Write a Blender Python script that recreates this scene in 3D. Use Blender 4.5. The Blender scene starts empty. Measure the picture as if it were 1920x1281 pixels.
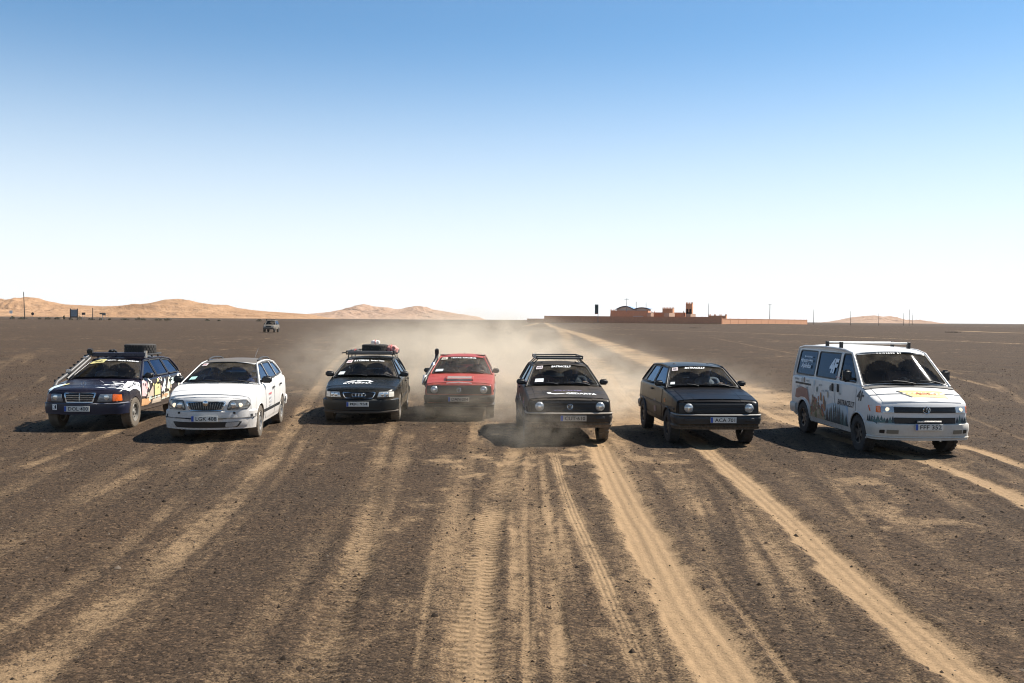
import bpy, bmesh, math, random
import numpy as np
from mathutils import Vector, Matrix
from mathutils.bvhtree import BVHTree
from mathutils.geometry import tessellate_polygon

scene = bpy.context.scene
COL = scene.collection
R = math.radians

# ------------------------------------------------------------------ camera, sky, sun, exposure
CAM_H = 2.4
cam_data = bpy.data.cameras.new('camera')
cam_data.lens = 33.55
cam_data.sensor_width = 36.0
cam_data.clip_start = 0.1
cam_data.clip_end = 60000.0
cam = bpy.data.objects.new('camera', cam_data)
COL.objects.link(cam)
cam.matrix_world = Matrix.Translation((0, 0, CAM_H)) @ Matrix.Rotation(R(90 - 1.312), 4, 'X') @ Matrix.Rotation(R(0.475), 4, 'Z')
scene.camera = cam

SUN_DIR = Vector((0.74, 0.36, 1.02)).normalized()          # towards the sun
SUN_EL = math.asin(SUN_DIR.z)
world = bpy.data.worlds.new('World')
scene.world = world
world.use_nodes = True
wn = world.node_tree.nodes
wl = world.node_tree.links
wn.clear()
wo = wn.new('ShaderNodeOutputWorld')
wb = wn.new('ShaderNodeBackground')
sky = wn.new('ShaderNodeTexSky')
sky.sky_type = 'NISHITA'
sky.sun_disc = False
sky.sun_elevation = SUN_EL
sky.sun_rotation = math.atan2(SUN_DIR.x, SUN_DIR.y)
sky.altitude = 2000.0
sky.air_density = 1.0
sky.dust_density = 0.3
sky.ozone_density = 4.0
wb.inputs['Strength'].default_value = 0.079
# dusty desert air: the clear sky pales to white towards the horizon, alike all round
wtc = wn.new('ShaderNodeTexCoord'); wsx = wn.new('ShaderNodeSeparateXYZ'); wmr = wn.new('ShaderNodeMapRange'); wmx = wn.new('ShaderNodeMix')
wmr.interpolation_type = 'SMOOTHSTEP'; wmr.inputs['From Min'].default_value = 0.30; wmr.inputs['From Max'].default_value = -0.02
wmx.data_type = 'RGBA'; wmx.inputs['B'].default_value = (6.7, 6.85, 6.95, 1)
wl.new(wtc.outputs['Generated'], wsx.inputs[0]); wl.new(wsx.outputs['Z'], wmr.inputs['Value'])
wtn = wn.new('ShaderNodeMix'); wtn.data_type = 'RGBA'; wtn.blend_type = 'MULTIPLY'; wtn.inputs['Factor'].default_value = 1.0; wtn.inputs['B'].default_value = (0.88, 1.065, 1.02, 1)   # camera white balance
wl.new(sky.outputs[0], wtn.inputs['A'])
wl.new(wmr.outputs[0], wmx.inputs['Factor']); wl.new(wtn.outputs['Result'], wmx.inputs['A']); wl.new(wmx.outputs['Result'], wb.inputs['Color'])
wl.new(wb.outputs[0], wo.inputs['Surface'])

sun_data = bpy.data.lights.new('sun', 'SUN')
sun_data.energy = 5.0
sun_data.angle = R(0.53)
sun_data.color = (1.0, 0.94, 0.85)
sun = bpy.data.objects.new('sun', sun_data)
sun.rotation_euler = (-SUN_DIR).to_track_quat('-Z', 'Y').to_euler()
sun.location = (20, 10, 30)
COL.objects.link(sun)

scene.view_settings.view_transform = 'Standard'
scene.view_settings.look = 'None'
scene.view_settings.exposure = 0.95
scene.view_settings.gamma = 1.0
scene.view_settings.use_curve_mapping = False
scene.render.engine = 'CYCLES'
scene.cycles.use_denoising = True
scene.cycles.max_bounces = 8
scene.cycles.transparent_max_bounces = 12
scene.cycles.filter_width = 1.1
scene.cycles.volume_bounces = 1
scene.cycles.volume_step_rate = 2.0

# ------------------------------------------------------------------ material helpers
def srgb(r, g, b):
    f = lambda c: (c / 255 / 12.92) if c / 255 <= 0.04045 else ((c / 255 + 0.055) / 1.055) ** 2.4
    return (f(r), f(g), f(b), 1.0)

MATS = {}
def new_mat(name):
    m = bpy.data.materials.new(name)
    m.use_nodes = True
    nt = m.node_tree
    nt.nodes.clear()
    out = nt.nodes.new('ShaderNodeOutputMaterial')
    return m, nt, out

def N(nt, kind, **kw):
    n = nt.nodes.new(kind)
    for k, v in kw.items():
        setattr(n, k, v)
    return n

def plain(name, col, rough=0.5, metal=0.0, emit=0.0, var=0.0, scale=20.0, coat=0.0):
    """simple procedural surface with a little noise in colour and gloss"""
    if name in MATS:
        return MATS[name]
    m, nt, out = new_mat(name)
    p = N(nt, 'ShaderNodeBsdfPrincipled')
    c = (col[0], col[1], col[2], 1.0)
    p.inputs['Base Color'].default_value = c
    p.inputs['Roughness'].default_value = rough
    p.inputs['Metallic'].default_value = metal
    p.inputs['Coat Weight'].default_value = coat
    if var > 0:
        tc = N(nt, 'ShaderNodeTexCoord')
        no = N(nt, 'ShaderNodeTexNoise')
        no.inputs['Scale'].default_value = scale
        no.inputs['Detail'].default_value = 5
        mx = N(nt, 'ShaderNodeMix', data_type='RGBA')
        mx.inputs['A'].default_value = tuple(x * (1 - var) for x in c[:3]) + (1,)
        mx.inputs['B'].default_value = tuple(min(1, x * (1 + var)) for x in c[:3]) + (1,)
        nt.links.new(tc.outputs['Object'], no.inputs['Vector'])
        nt.links.new(no.outputs['Fac'], mx.inputs['Factor'])
        nt.links.new(mx.outputs['Result'], p.inputs['Base Color'])
        mr = N(nt, 'ShaderNodeMapRange')
        mr.inputs['To Min'].default_value = max(0.02, rough - 0.12)
        mr.inputs['To Max'].default_value = min(1, rough + 0.12)
        nt.links.new(no.outputs['Fac'], mr.inputs['Value'])
        nt.links.new(mr.outputs['Result'], p.inputs['Roughness'])
    if emit > 0:
        p.inputs['Emission Color'].default_value = c
        p.inputs['Emission Strength'].default_value = emit
    nt.links.new(p.outputs[0], out.inputs['Surface'])
    MATS[name] = m
    return m

DUST = (0.30, 0.225, 0.155, 1)
def paint(name, col, dust=0.35, rough=0.32, low=0.55, metal=0.0, spec=0.5):
    """car paint with road dust: patchy film everywhere, thicker towards the sills"""
    if name in MATS:
        return MATS[name]
    m, nt, out = new_mat(name)
    L = nt.links.new
    p = N(nt, 'ShaderNodeBsdfPrincipled')
    tc = N(nt, 'ShaderNodeTexCoord')
    n1 = N(nt, 'ShaderNodeTexNoise'); n1.inputs['Scale'].default_value = 2.3; n1.inputs['Detail'].default_value = 8; n1.inputs['Roughness'].default_value = 0.62
    n2 = N(nt, 'ShaderNodeTexNoise'); n2.inputs['Scale'].default_value = 26; n2.inputs['Detail'].default_value = 4
    L(tc.outputs['Object'], n1.inputs['Vector']); L(tc.outputs['Object'], n2.inputs['Vector'])
    sx = N(nt, 'ShaderNodeSeparateXYZ'); L(tc.outputs['Object'], sx.inputs[0])
    lo = N(nt, 'ShaderNodeMapRange', clamp=True)
    lo.inputs['From Min'].default_value = 0.75; lo.inputs['From Max'].default_value = 0.2
    lo.inputs['To Min'].default_value = 0.0; lo.inputs['To Max'].default_value = low
    L(sx.outputs['Z'], lo.inputs['Value'])
    a = N(nt, 'ShaderNodeMapRange', clamp=True)
    a.inputs['From Min'].default_value = 0.35; a.inputs['From Max'].default_value = 0.7
    a.inputs['To Min'].default_value = dust * 0.3; a.inputs['To Max'].default_value = dust
    L(n1.outputs['Fac'], a.inputs['Value'])
    b = N(nt, 'ShaderNodeMath', operation='MULTIPLY'); L(n2.outputs['Fac'], b.inputs[0]); b.inputs[1].default_value = 1.6
    s = N(nt, 'ShaderNodeMath', operation='ADD', use_clamp=True); L(a.outputs[0], s.inputs[0]); L(lo.outputs[0], s.inputs[1])
    s2 = N(nt, 'ShaderNodeMath', operation='MULTIPLY', use_clamp=True); L(s.outputs[0], s2.inputs[0]); L(b.outputs[0], s2.inputs[1])
    mx = N(nt, 'ShaderNodeMix', data_type='RGBA')
    mx.inputs['A'].default_value = (col[0], col[1], col[2], 1); mx.inputs['B'].default_value = DUST
    L(s2.outputs[0], mx.inputs['Factor']); L(mx.outputs['Result'], p.inputs['Base Color'])
    rr = N(nt, 'ShaderNodeMapRange', clamp=True)
    rr.inputs['From Min'].default_value = 0.0; rr.inputs['From Max'].default_value = 0.6
    rr.inputs['To Min'].default_value = rough; rr.inputs['To Max'].default_value = 0.85
    L(s2.outputs[0], rr.inputs['Value']); L(rr.outputs[0], p.inputs['Roughness'])
    p.inputs['Metallic'].default_value = metal
    p.inputs['Specular IOR Level'].default_value = spec
    L(p.outputs[0], out.inputs['Surface'])
    MATS[name] = m
    return m

def glass(name, tint=(0.55, 0.6, 0.58), refl=1.0, film=0.06, rough=0.02):
    """car window: fresnel reflection over a tinted clear pane with a thin film of dust"""
    if name in MATS:
        return MATS[name]
    m, nt, out = new_mat(name)
    L = nt.links.new
    tr = N(nt, 'ShaderNodeBsdfTransparent'); tr.inputs[0].default_value = (*tint, 1)
    gl = N(nt, 'ShaderNodeBsdfGlossy'); gl.inputs['Roughness'].default_value = rough; gl.inputs['Color'].default_value = (*(refl if isinstance(refl, tuple) else (refl,) * 3), 1)
    df = N(nt, 'ShaderNodeBsdfDiffuse'); df.inputs[0].default_value = (0.45, 0.38, 0.29, 1)
    fr = N(nt, 'ShaderNodeFresnel'); fr.inputs[0].default_value = 1.5
    tc = N(nt, 'ShaderNodeTexCoord')
    no = N(nt, 'ShaderNodeTexNoise'); no.inputs['Scale'].default_value = 3.0; no.inputs['Detail'].default_value = 7
    L(tc.outputs['Object'], no.inputs['Vector'])
    mr = N(nt, 'ShaderNodeMapRange', clamp=True); mr.inputs['From Min'].default_value = 0.35; mr.inputs['From Max'].default_value = 0.75
    mr.inputs['To Min'].default_value = film * 0.25; mr.inputs['To Max'].default_value = film * 1.4
    L(no.outputs['Fac'], mr.inputs['Value'])
    m1 = N(nt, 'ShaderNodeMixShader'); L(fr.outputs[0], m1.inputs[0]); L(tr.outputs[0], m1.inputs[1]); L(gl.outputs[0], m1.inputs[2])
    m2 = N(nt, 'ShaderNodeMixShader'); L(mr.outputs[0], m2.inputs[0]); L(m1.outputs[0], m2.inputs[1]); L(df.outputs[0], m2.inputs[2])
    L(m2.outputs[0], out.inputs['Surface'])
    MATS[name] = m
    return m

# ------------------------------------------------------------------ mesh helpers
def link(o, parent=None):
    COL.objects.link(o)
    if parent is not None:
        o.parent = parent
    return o

def tag(o, label=None, cat=None, group=None, kind=None):
    if label: o['label'] = label
    if cat: o['category'] = cat
    if group: o['group'] = group
    if kind: o['kind'] = kind
    return o

def empty(name, loc=(0, 0, 0), rz=0.0):
    o = bpy.data.objects.new(name, None)
    o.empty_display_size = 0.3
    o.location = loc
    o.rotation_euler = (0, 0, rz)
    COL.objects.link(o)
    return o

def set_smooth(me, ang=35):
    if ang is None: return
    if ang >= 180:
        me.polygons.foreach_set('use_smooth', [True] * len(me.polygons)); return
    bm = bmesh.new(); bm.from_mesh(me)
    lim = R(ang)
    for f in bm.faces: f.smooth = True
    for e in bm.edges:
        if len(e.link_faces) == 2:
            e.smooth = e.calc_face_angle(0.0) < lim
        else:
            e.smooth = False
    bm.to_mesh(me); bm.free()

def mesh(name, verts, faces, mat=None, parent=None, smooth=None, recalc=True):
    me = bpy.data.meshes.new(name)
    me.from_pydata([tuple(v) for v in verts], [], [tuple(f) for f in faces])
    if recalc:
        bm = bmesh.new(); bm.from_mesh(me)
        bmesh.ops.recalc_face_normals(bm, faces=bm.faces)
        bm.to_mesh(me); bm.free()
    if smooth: set_smooth(me, smooth)
    o = bpy.data.objects.new(name, me)
    if mat is not None:
        for q in (mat if isinstance(mat, (list, tuple)) else [mat]): me.materials.append(q)
    return link(o, parent)

class Geo:
    """collects simple solids into ONE mesh"""
    def __init__(s): s.v = []; s.f = []
    def add(s, v, f):
        n = len(s.v); s.v += [tuple(p) for p in v]; s.f += [tuple(i + n for i in q) for q in f]; return s
    def box(s, c, d, rot=None, taper=1.0):
        x, y, z = d[0] / 2, d[1] / 2, d[2] / 2
        P = [Vector((sx * x * (taper if sz > 0 else 1), sy * y * (taper if sz > 0 else 1), sz * z)) for sz in (-1, 1) for sx, sy in ((-1, -1), (1, -1), (1, 1), (-1, 1))]
        if rot is not None: P = [rot @ p for p in P]
        return s.add([p + Vector(c) for p in P], [(0, 3, 2, 1), (4, 5, 6, 7), (0, 1, 5, 4), (1, 2, 6, 5), (2, 3, 7, 6), (3, 0, 4, 7)])
    def tube(s, pts, r, n=8, cap=True):
        pts = [Vector(p) for p in pts]
        rs = r if isinstance(r, (list, tuple)) else [r] * len(pts)
        V = []; F = []
        up = None
        for i, p in enumerate(pts):
            a = pts[max(i - 1, 0)]; b = pts[min(i + 1, len(pts) - 1)]
            t = (b - a)
            t = t.normalized() if t.length > 1e-9 else Vector((0, 0, 1))
            if up is None: up = t.orthogonal().normalized()
            u = (up - t * up.dot(t)); u = u.normalized() if u.length > 1e-6 else t.orthogonal().normalized()
            up = u; w = t.cross(u)
            for k in range(n):
                an = 2 * math.pi * k / n
                V.append(p + (u * math.cos(an) + w * math.sin(an)) * rs[i])
        for i in range(len(pts) - 1):
            for k in range(n):
                k2 = (k + 1) % n
                F.append((i * n + k, i * n + k2, (i + 1) * n + k2, (i + 1) * n + k))
        if cap:
            F.append(tuple(range(n))[::-1]); F.append(tuple((len(pts) - 1) * n + k for k in range(n)))
        return s.add(V, F)
    def lathe(s, prof, n=24, axis='x', c=(0, 0, 0), closed=False):
        """prof: (offset along axis, radius)"""
        V = []; F = []
        m = len(prof)
        for k in range(n):
            an = 2 * math.pi * k / n
            ca, sa = math.cos(an), math.sin(an)
            for o, r in prof:
                if axis == 'x': V.append((c[0] + o, c[1] + r * ca, c[2] + r * sa))
                elif axis == 'y': V.append((c[0] + r * ca, c[1] + o, c[2] + r * sa))
                else: V.append((c[0] + r * ca, c[1] + r * sa, c[2] + o))
        for k in range(n):
            k2 = (k + 1) % n
            for j in range(m - 1 + (1 if closed else 0)):
                j2 = (j + 1) % m
                F.append((k * m + j, k2 * m + j, k2 * m + j2, k * m + j2))
        return s.add(V, F)
    def prism(s, poly, z0, z1, f3=None):
        """poly in (a,b) extruded from z0 to z1; f3 maps (a,b,c)->xyz"""
        f3 = f3 or (lambda a, b, c: (a, b, c))
        n = len(poly)
        V = [f3(a, b, z0) for a, b in poly] + [f3(a, b, z1) for a, b in poly]
        F = [(i, (i + 1) % n, n + (i + 1) % n, n + i) for i in range(n)]
        tri = tessellate_polygon([[Vector((a, b, 0)) for a, b in poly]])
        F += [tuple(t) for t in tri] + [tuple(n + i for i in t) for t in tri]
        return s.add(V, F)
    def build(s, name, mat, parent=None, smooth=None, bevel=0.0, seg=1):
        o = mesh(name, s.v, s.f, mat, parent, None)
        if bevel > 0:
            bm = bmesh.new(); bm.from_mesh(o.data)
            bmesh.ops.remove_doubles(bm, verts=bm.verts, dist=1e-5)
            ed = [e for e in bm.edges if len(e.link_faces) == 2 and e.calc_face_angle(0) > 0.5]
            bmesh.ops.bevel(bm, geom=ed, offset=bevel, segments=seg, affect='EDGES', clamp_overlap=True)
            bm.to_mesh(o.data); bm.free()
        if smooth: set_smooth(o.data, smooth)
        return o

def rpoly(pts, r, n=4):
    """round the corners of a polygon; r a number or one per corner"""
    out = []
    m = len(pts)
    for i in range(m):
        p = Vector(pts[i]).to_2d(); a = Vector(pts[i - 1]).to_2d(); b = Vector(pts[(i + 1) % m]).to_2d()
        rr = r[i] if isinstance(r, (list, tuple)) else r
        if rr <= 0: out.append((p.x, p.y)); continue
        u = a - p; w = b - p
        d = min(rr, u.length * 0.45, w.length * 0.45)
        s = p + u.normalized() * d; e = p + w.normalized() * d
        for k in range(n + 1):
            t = k / n
            q = s * (1 - t) ** 2 + p * 2 * t * (1 - t) + e * t ** 2
            out.append((q.x, q.y))
    return out

def densify(poly, step):
    out = []
    m = len(poly)
    for i in range(m):
        a = Vector(poly[i]); b = Vector(poly[(i + 1) % m])
        k = max(1, int(math.ceil((b - a).length / step)))
        for j in range(k):
            q = a.lerp(b, j / k); out.append((q.x, q.y))
    return out

def inset_poly(poly, d):
    """move a (roughly convex) polygon outwards by d (inwards if negative)"""
    c = Vector((0, 0)); 
    for p in poly: c += Vector(p)
    c /= len(poly)
    out = []
    m = len(poly)
    for i in range(m):
        a = Vector(poly[i - 1]); p = Vector(poly[i]); b = Vector(poly[(i + 1) % m])
        t = (b - a)
        if t.length < 1e-9: t = Vector((1, 0))
        n = Vector((t.y, -t.x)).normalized()
        if n.dot(p - c) < 0: n = -n
        q = p + n * d
        out.append((q.x, q.y))
    return out

def panel(name, outer, holes, f3, mat, parent=None, thick=0.0, smooth=None, nrm=None):
    """flat outline with holes mapped through f3(a,b)->xyz, optionally thickened inwards along -nrm"""
    loops = [outer] + list(holes)
    tri = tessellate_polygon([[Vector((a, b, 0)) for a, b in lp] for lp in loops])
    pts = [p for lp in loops for p in lp]
    V = [Vector(f3(a, b)) for a, b in pts]
    F = [tuple(t) for t in tri]
    if thick > 0:
        n = Vector(nrm).normalized() * thick
        k = len(V)
        V2 = V + [v - n for v in V]
        F2 = F + [tuple(i + k for i in t[::-1]) for t in F]
        o = 0
        for lp in loops:
            m = len(lp)
            for i in range(m):
                j = (i + 1) % m
                F2.append((o + i, o + j, k + o + j, k + o + i))
            o += m
        V, F = V2, F2
    return mesh(name, V, F, mat, parent, smooth)

_TXT = {}
def text_geo(body, bold=0.0, shear=0.0, space=1.0):
    """flat triangulated lettering, normalised to height of a capital = 1, centred"""
    key = (body, bold, shear, space)
    if key in _TXT: return _TXT[key]
    cu = bpy.data.curves.new('lettering', 'FONT')
    cu.body = body; cu.size = 1.0; cu.align_x = 'CENTER'; cu.offset = bold; cu.shear = shear
    cu.space_character = space; cu.resolution_u = 2
    ob = bpy.data.objects.new('lettering', cu); COL.objects.link(ob)
    dg = bpy.context.evaluated_depsgraph_get()
    me = bpy.data.meshes.new_from_object(ob.evaluated_get(dg))
    V = [(v.co.x, v.co.y) for v in me.vertices]; F = [tuple(p.vertices) for p in me.polygons]
    bpy.data.objects.remove(ob); bpy.data.curves.remove(cu); bpy.data.meshes.remove(me)
    x0 = min(v[0] for v in V); x1 = max(v[0] for v in V); y0 = min(v[1] for v in V); y1 = max(v[1] for v in V)
    w = x1 - x0; h = y1 - y0
    V = [((v[0] - (x0 + x1) / 2) / w, (v[1] - (y0 + y1) / 2) / h) for v in V]      # unit box -0.5..0.5
    _TXT[key] = (V, F)
    return V, F
# ------------------------------------------------------------------ shared car materials
M_TRIM = plain('black_trim', (0.022, 0.021, 0.02), 0.55, var=0.3, scale=9)
M_SEAL = plain('window_rubber', (0.012, 0.012, 0.012), 0.6)
M_DARK = plain('dark_interior', (0.018, 0.017, 0.016), 0.8, var=0.3, scale=14)
M_SEAT = plain('seat_cloth', (0.075, 0.072, 0.075), 0.9, var=0.25, scale=40)
M_UNDER = plain('underside', (0.02, 0.017, 0.014), 0.9)
M_CHROME = plain('chrome', (0.62, 0.62, 0.62), 0.22, 1.0, var=0.15, scale=20)
M_STEEL = plain('wheel_steel', (0.30, 0.28, 0.25), 0.5, 0.5, var=0.3, scale=12)
M_ALLOY = plain('wheel_alloy', (0.48, 0.46, 0.43), 0.38, 0.7, var=0.2, scale=10)
M_DARKRIM = plain('wheel_dark', (0.06, 0.055, 0.05), 0.5, 0.3, var=0.3, scale=12)
M_TYRE = plain('tyre_rubber', (0.040, 0.035, 0.030), 0.85, var=0.5, scale=9)
M_TYRE_D = plain('tyre_dusty', (0.13, 0.105, 0.078), 0.95, var=0.45, scale=7)
M_WHITE = plain('white_vinyl', (0.80, 0.80, 0.78), 0.5)
M_PLATE = plain('number_plate', (0.56, 0.55, 0.50), 0.45, var=0.12, scale=6)
M_PLATE_D = plain('number_plate_dusty', (0.36, 0.32, 0.26), 0.7, var=0.15, scale=8)
M_INK = plain('plate_ink', (0.015, 0.015, 0.015), 0.5)
M_EU = plain('plate_blue', (0.02, 0.07, 0.32), 0.5)
M_AMBER = plain('amber_lens', (0.75, 0.13, 0.015), 0.25, var=0.2, scale=60, coat=0.5)
M_REDL = plain('red_lens', (0.55, 0.03, 0.02), 0.25, coat=0.5)
M_LENS = plain('headlamp_lens', (0.42, 0.43, 0.42), 0.18, 0.35, var=0.4, scale=45, coat=0.8)
M_LENS2 = plain('headlamp_reflector', (0.70, 0.70, 0.68), 0.2, 0.8, var=0.2, scale=50)
M_LIT = plain('lit_bulb', (1.0, 0.80, 0.56), 0.4, emit=0.55)
M_BLACKPL = plain('grille_black', (0.012, 0.012, 0.012), 0.45)
M_LABEL = plain('paper_label', (0.62, 0.66, 0.64), 0.6)
M_PINK = plain('pass_sticker', (0.72, 0.62, 0.60), 0.6)
G_SCREEN = glass('windscreen_glass', (0.88, 0.90, 0.87), 0.32, 0.018)
G_SIDE = glass('side_glass', (0.68, 0.74, 0.78), (0.40, 0.60, 0.90), 0.012)  # blue of the reflected sky is put into the gloss colour
G_PRIV = glass('privacy_glass', (0.04, 0.055, 0.07), (0.22, 0.36, 0.60), 0.008)  # dark pane, with the reflected sky's blue painted into its gloss colour
G_DUSTY = glass('dusty_screen_glass', (0.80, 0.82, 0.78), 0.6, 0.07)

def film_mat():
    m, nt, out = new_mat('screen_dust'); L = nt.links.new
    tr = N(nt, 'ShaderNodeBsdfTransparent'); df = N(nt, 'ShaderNodeBsdfDiffuse'); tl = N(nt, 'ShaderNodeBsdfTranslucent')
    df.inputs[0].default_value = (0.42, 0.35, 0.26, 1); tl.inputs[0].default_value = (0.42, 0.36, 0.27, 1)
    a = N(nt, 'ShaderNodeMixShader'); a.inputs[0].default_value = 0.5; L(df.outputs[0], a.inputs[1]); L(tl.outputs[0], a.inputs[2])
    tc = N(nt, 'ShaderNodeTexCoord'); no = N(nt, 'ShaderNodeTexNoise'); no.inputs['Scale'].default_value = 5; no.inputs['Detail'].default_value = 6; L(tc.outputs['Object'], no.inputs['Vector'])
    mr = N(nt, 'ShaderNodeMapRange', clamp=True); mr.inputs['From Min'].default_value = 0.3; mr.inputs['From Max'].default_value = 0.75; mr.inputs['To Min'].default_value = 0.05; mr.inputs['To Max'].default_value = 0.26; L(no.outputs['Fac'], mr.inputs['Value'])
    b = N(nt, 'ShaderNodeMixShader'); L(mr.outputs[0], b.inputs[0]); L(tr.outputs[0], b.inputs[1]); L(a.outputs[0], b.inputs[2]); L(b.outputs[0], out.inputs['Surface'])
    return m
M_FILM = film_mat()
def in_poly(p, poly):
    x, y = p; r = False; j = len(poly) - 1
    for i in range(len(poly)):
        if (poly[i][1] > y) != (poly[j][1] > y) and x < (poly[j][0] - poly[i][0]) * (y - poly[i][1]) / (poly[j][1] - poly[i][1]) + poly[i][0]: r = not r
        j = i
    return r

VIEW = {'front': (Vector((0, 1, 0)), lambda a, b: Vector((a, -9, b))),
        'back': (Vector((0, -1, 0)), lambda a, b: Vector((-a, 9, b))),
        'left': (Vector((-1, 0, 0)), lambda a, b: Vector((9, a, b))),
        'right': (Vector((1, 0, 0)), lambda a, b: Vector((-9, -a, b))),
        'top': (Vector((0, 0, -1)), lambda a, b: Vector((a, b, 9)))}

def smooth_arr(a, n=2):
    a = np.array(a, float)
    for _ in range(n):
        b = a.copy(); b[1:-1] = 0.25 * a[:-2] + 0.5 * a[1:-1] + 0.25 * a[2:]; a = b
    return a

class Car:
    def __init__(s, name, label, cat, loc, yaw, S, paint_m, roof_m=None, hood_m=None):
        s.root = empty(name, (loc[0], loc[1], 0), R(yaw))
        if len(loc) > 2: s.root.location.z = loc[2]
        tag(s.root, label, cat)
        s.S = S; s.paint = paint_m; s.roof_m = roof_m or paint_m; s.hood_m = hood_m or paint_m
        dz = S.get('dz', 0.0); s.dz = dz
        st = S['st']
        y = np.array([q[0] for q in st])
        ys = np.unique(np.concatenate([np.linspace(y[0], y[-1], 64), y]))
        s.ys = ys
        s.w_ = smooth_arr(np.interp(ys, y, [q[1] for q in st]))
        s.zb_ = smooth_arr(np.interp(ys, y, [q[2] + dz for q in st]))
        s.zt_ = smooth_arr(np.interp(ys, y, [q[3] + dz for q in st]))
        s.yf = y[0]; s.yr = y[-1]
        s.wmax = s.w_.max()
        s.rp = [(a, b + dz) for a, b in S['roof']]
        s.cowl = (S['cowl'][0], float(s.ZT(S['cowl'][0])) + 0.004)
        s.tb = (S['tail'][0], S['tail'][1] + dz)
        s.soup_v = []; s.soup_f = []; s._bvh = None
        s.shell()
    def W(s, y): return np.interp(y, s.ys, s.w_)
    def ZT(s, y): return np.interp(y, s.ys, s.zt_)
    def ZB(s, y): return np.interp(y, s.ys, s.zb_)
    def ZR(s, y): return np.interp(y, [p[0] for p in s.rp], [p[1] for p in s.rp])
    def HR(s, y): return np.interp(y, [p[0] for p in s.S['hwr']], [p[1] for p in s.S['hwr']])
    def XS(s, y, z):
        zb = float(s.ZT(y)) - 0.012
        hb = float(s.W(y)) - 0.016 - s.S['sh'] * 0.7
        zr = float(s.ZR(y)); hr = float(s.HR(y))
        t = (z - zb) / max(zr - zb, 0.05)
        return hb + (hr - hb) * t
    def bowed(s, v):
        x, y, z = v
        k = min(1, max(0, (s.yf + 0.9 - y) / 0.9)); k2 = min(1, max(0, (y - s.yr + 0.7) / 0.7))
        q = (abs(x) / s.wmax) ** 2.2
        return (x, y + s.S['bow'] * q * k - s.S.get('bowr', 0.1) * q * k2, z)
    def soup(s, V, F):
        n = len(s.soup_v); s.soup_v += [Vector(v) for v in V]; s.soup_f += [tuple(i + n for i in f) for f in F]; s._bvh = None
    @property
    def bvh(s):
        if s._bvh is None: s._bvh = BVHTree.FromPolygons(s.soup_v, s.soup_f)
        return s._bvh
    def ws(s, a, t):
        y0, z0 = s.cowl; y1, z1 = s.rp[0]
        y = y0 + (y1 - y0) * t; z = z0 + (z1 - z0) * t
        hx = s.XS(y, z) if t > 0 else s.XS(y0, z0)
        b = s.S.get('wsbow', 0.10) * (1 - a * a)
        return (a * hx, y - b, z + s.S['crown'] * t * (1 - abs(a) ** 2.2) + s.S['hcr'] * (1 - t) * (1 - a * a))
    def rw(s, a, t):
        y0, z0 = s.tb; y1, z1 = s.rp[-1]
        y = y0 + (y1 - y0) * t; z = z0 + (z1 - z0) * t
        hx = s.XS(y, z)
        return (a * hx, y + 0.06 * (1 - a * a), z + s.S['crown'] * t * (1 - abs(a) ** 2.2))
    def rf(s, a, y):
        zr = float(s.ZR(y)); hx = s.XS(y, zr)
        y0 = s.rp[0][0]; y1 = s.rp[-1][0]
        b = s.S.get('wsbow', 0.10) * (1 - a * a) * max(0, 1 - (y - y0) / 0.5)
        b2 = 0.06 * (1 - a * a) * max(0, 1 - (y1 - y) / 0.4)
        return (a * hx, y - b + b2, zr + s.S['crown'] * (1 - abs(a) ** 2.2))
    # -------------------------------------------------------------- shell
    def shell(s):
        S = s.S; sh = S['sh']; hw = S['hood_w']; hcr = S['hcr']
        rings = []; flat = []
        for y, w, zb, zt in zip(s.ys, s.w_, s.zb_, s.zt_):
            h = zt - zb
            half = [(0, zb), (w * 0.5, zb), (w - 0.10, zb), (w - 0.035, zb + 0.03), (w - 0.008, zb + 0.22 * h), (w, zb + 0.48 * h), (w - 0.004, zb + 0.66 * h), (w - 0.016, zt - sh * 0.9),
                    (w - 0.016 - sh * 0.12, zt - sh * 0.45), (w - 0.016 - sh * 0.42, zt - sh * 0.12), (w - 0.016 - sh, zt)]
            x0 = half[-1][0]
            xs = [min(hw, x0 - 0.02), min(hw, x0 - 0.02) * 0.66, min(hw, x0 - 0.02) * 0.33, 0]
            half += [(x, zt + hcr * (1 - (x / x0) ** 2)) for x in xs]
            ring = half + [(-x, z) for x, z in half[-2:0:-1]]
            flat.append(ring); rings.append([s.bowed((x, y, z)) for x, z in ring])
        # close nose and tail with rings drawn in towards the centre line, so the bowed face is really curved
        def close(ring, zs):
            zc = sum(p[1] for p in ring) / len(ring); y = zs
            out = []
            for f in (0.88, 0.74, 0.58, 0.42, 0.26, 0.12, 0.03):
                out.append([s.bowed((x * f, y, zc + (z - zc) * (1 - (1 - f) * 0.015))) for x, z in ring])
            return out
        rings = close(flat[0], s.ys[0])[::-1] + rings + close(flat[-1], s.ys[-1])
        m = len(rings[0]); V = [p for r in rings for p in r]; F = []
        for i in range(len(rings) - 1):
            for k in range(m):
                k2 = (k + 1) % m
                F.append((i * m + k, i * m + k2, (i + 1) * m + k2, (i + 1) * m + k))
        F.append(tuple(range(m))); F.append(tuple((len(rings) - 1) * m + k for k in range(m))[::-1])
        s.soup(V, F)
        body = mesh('body', V, F, [s.paint, M_UNDER], s.root)
        cut = Geo()
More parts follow.
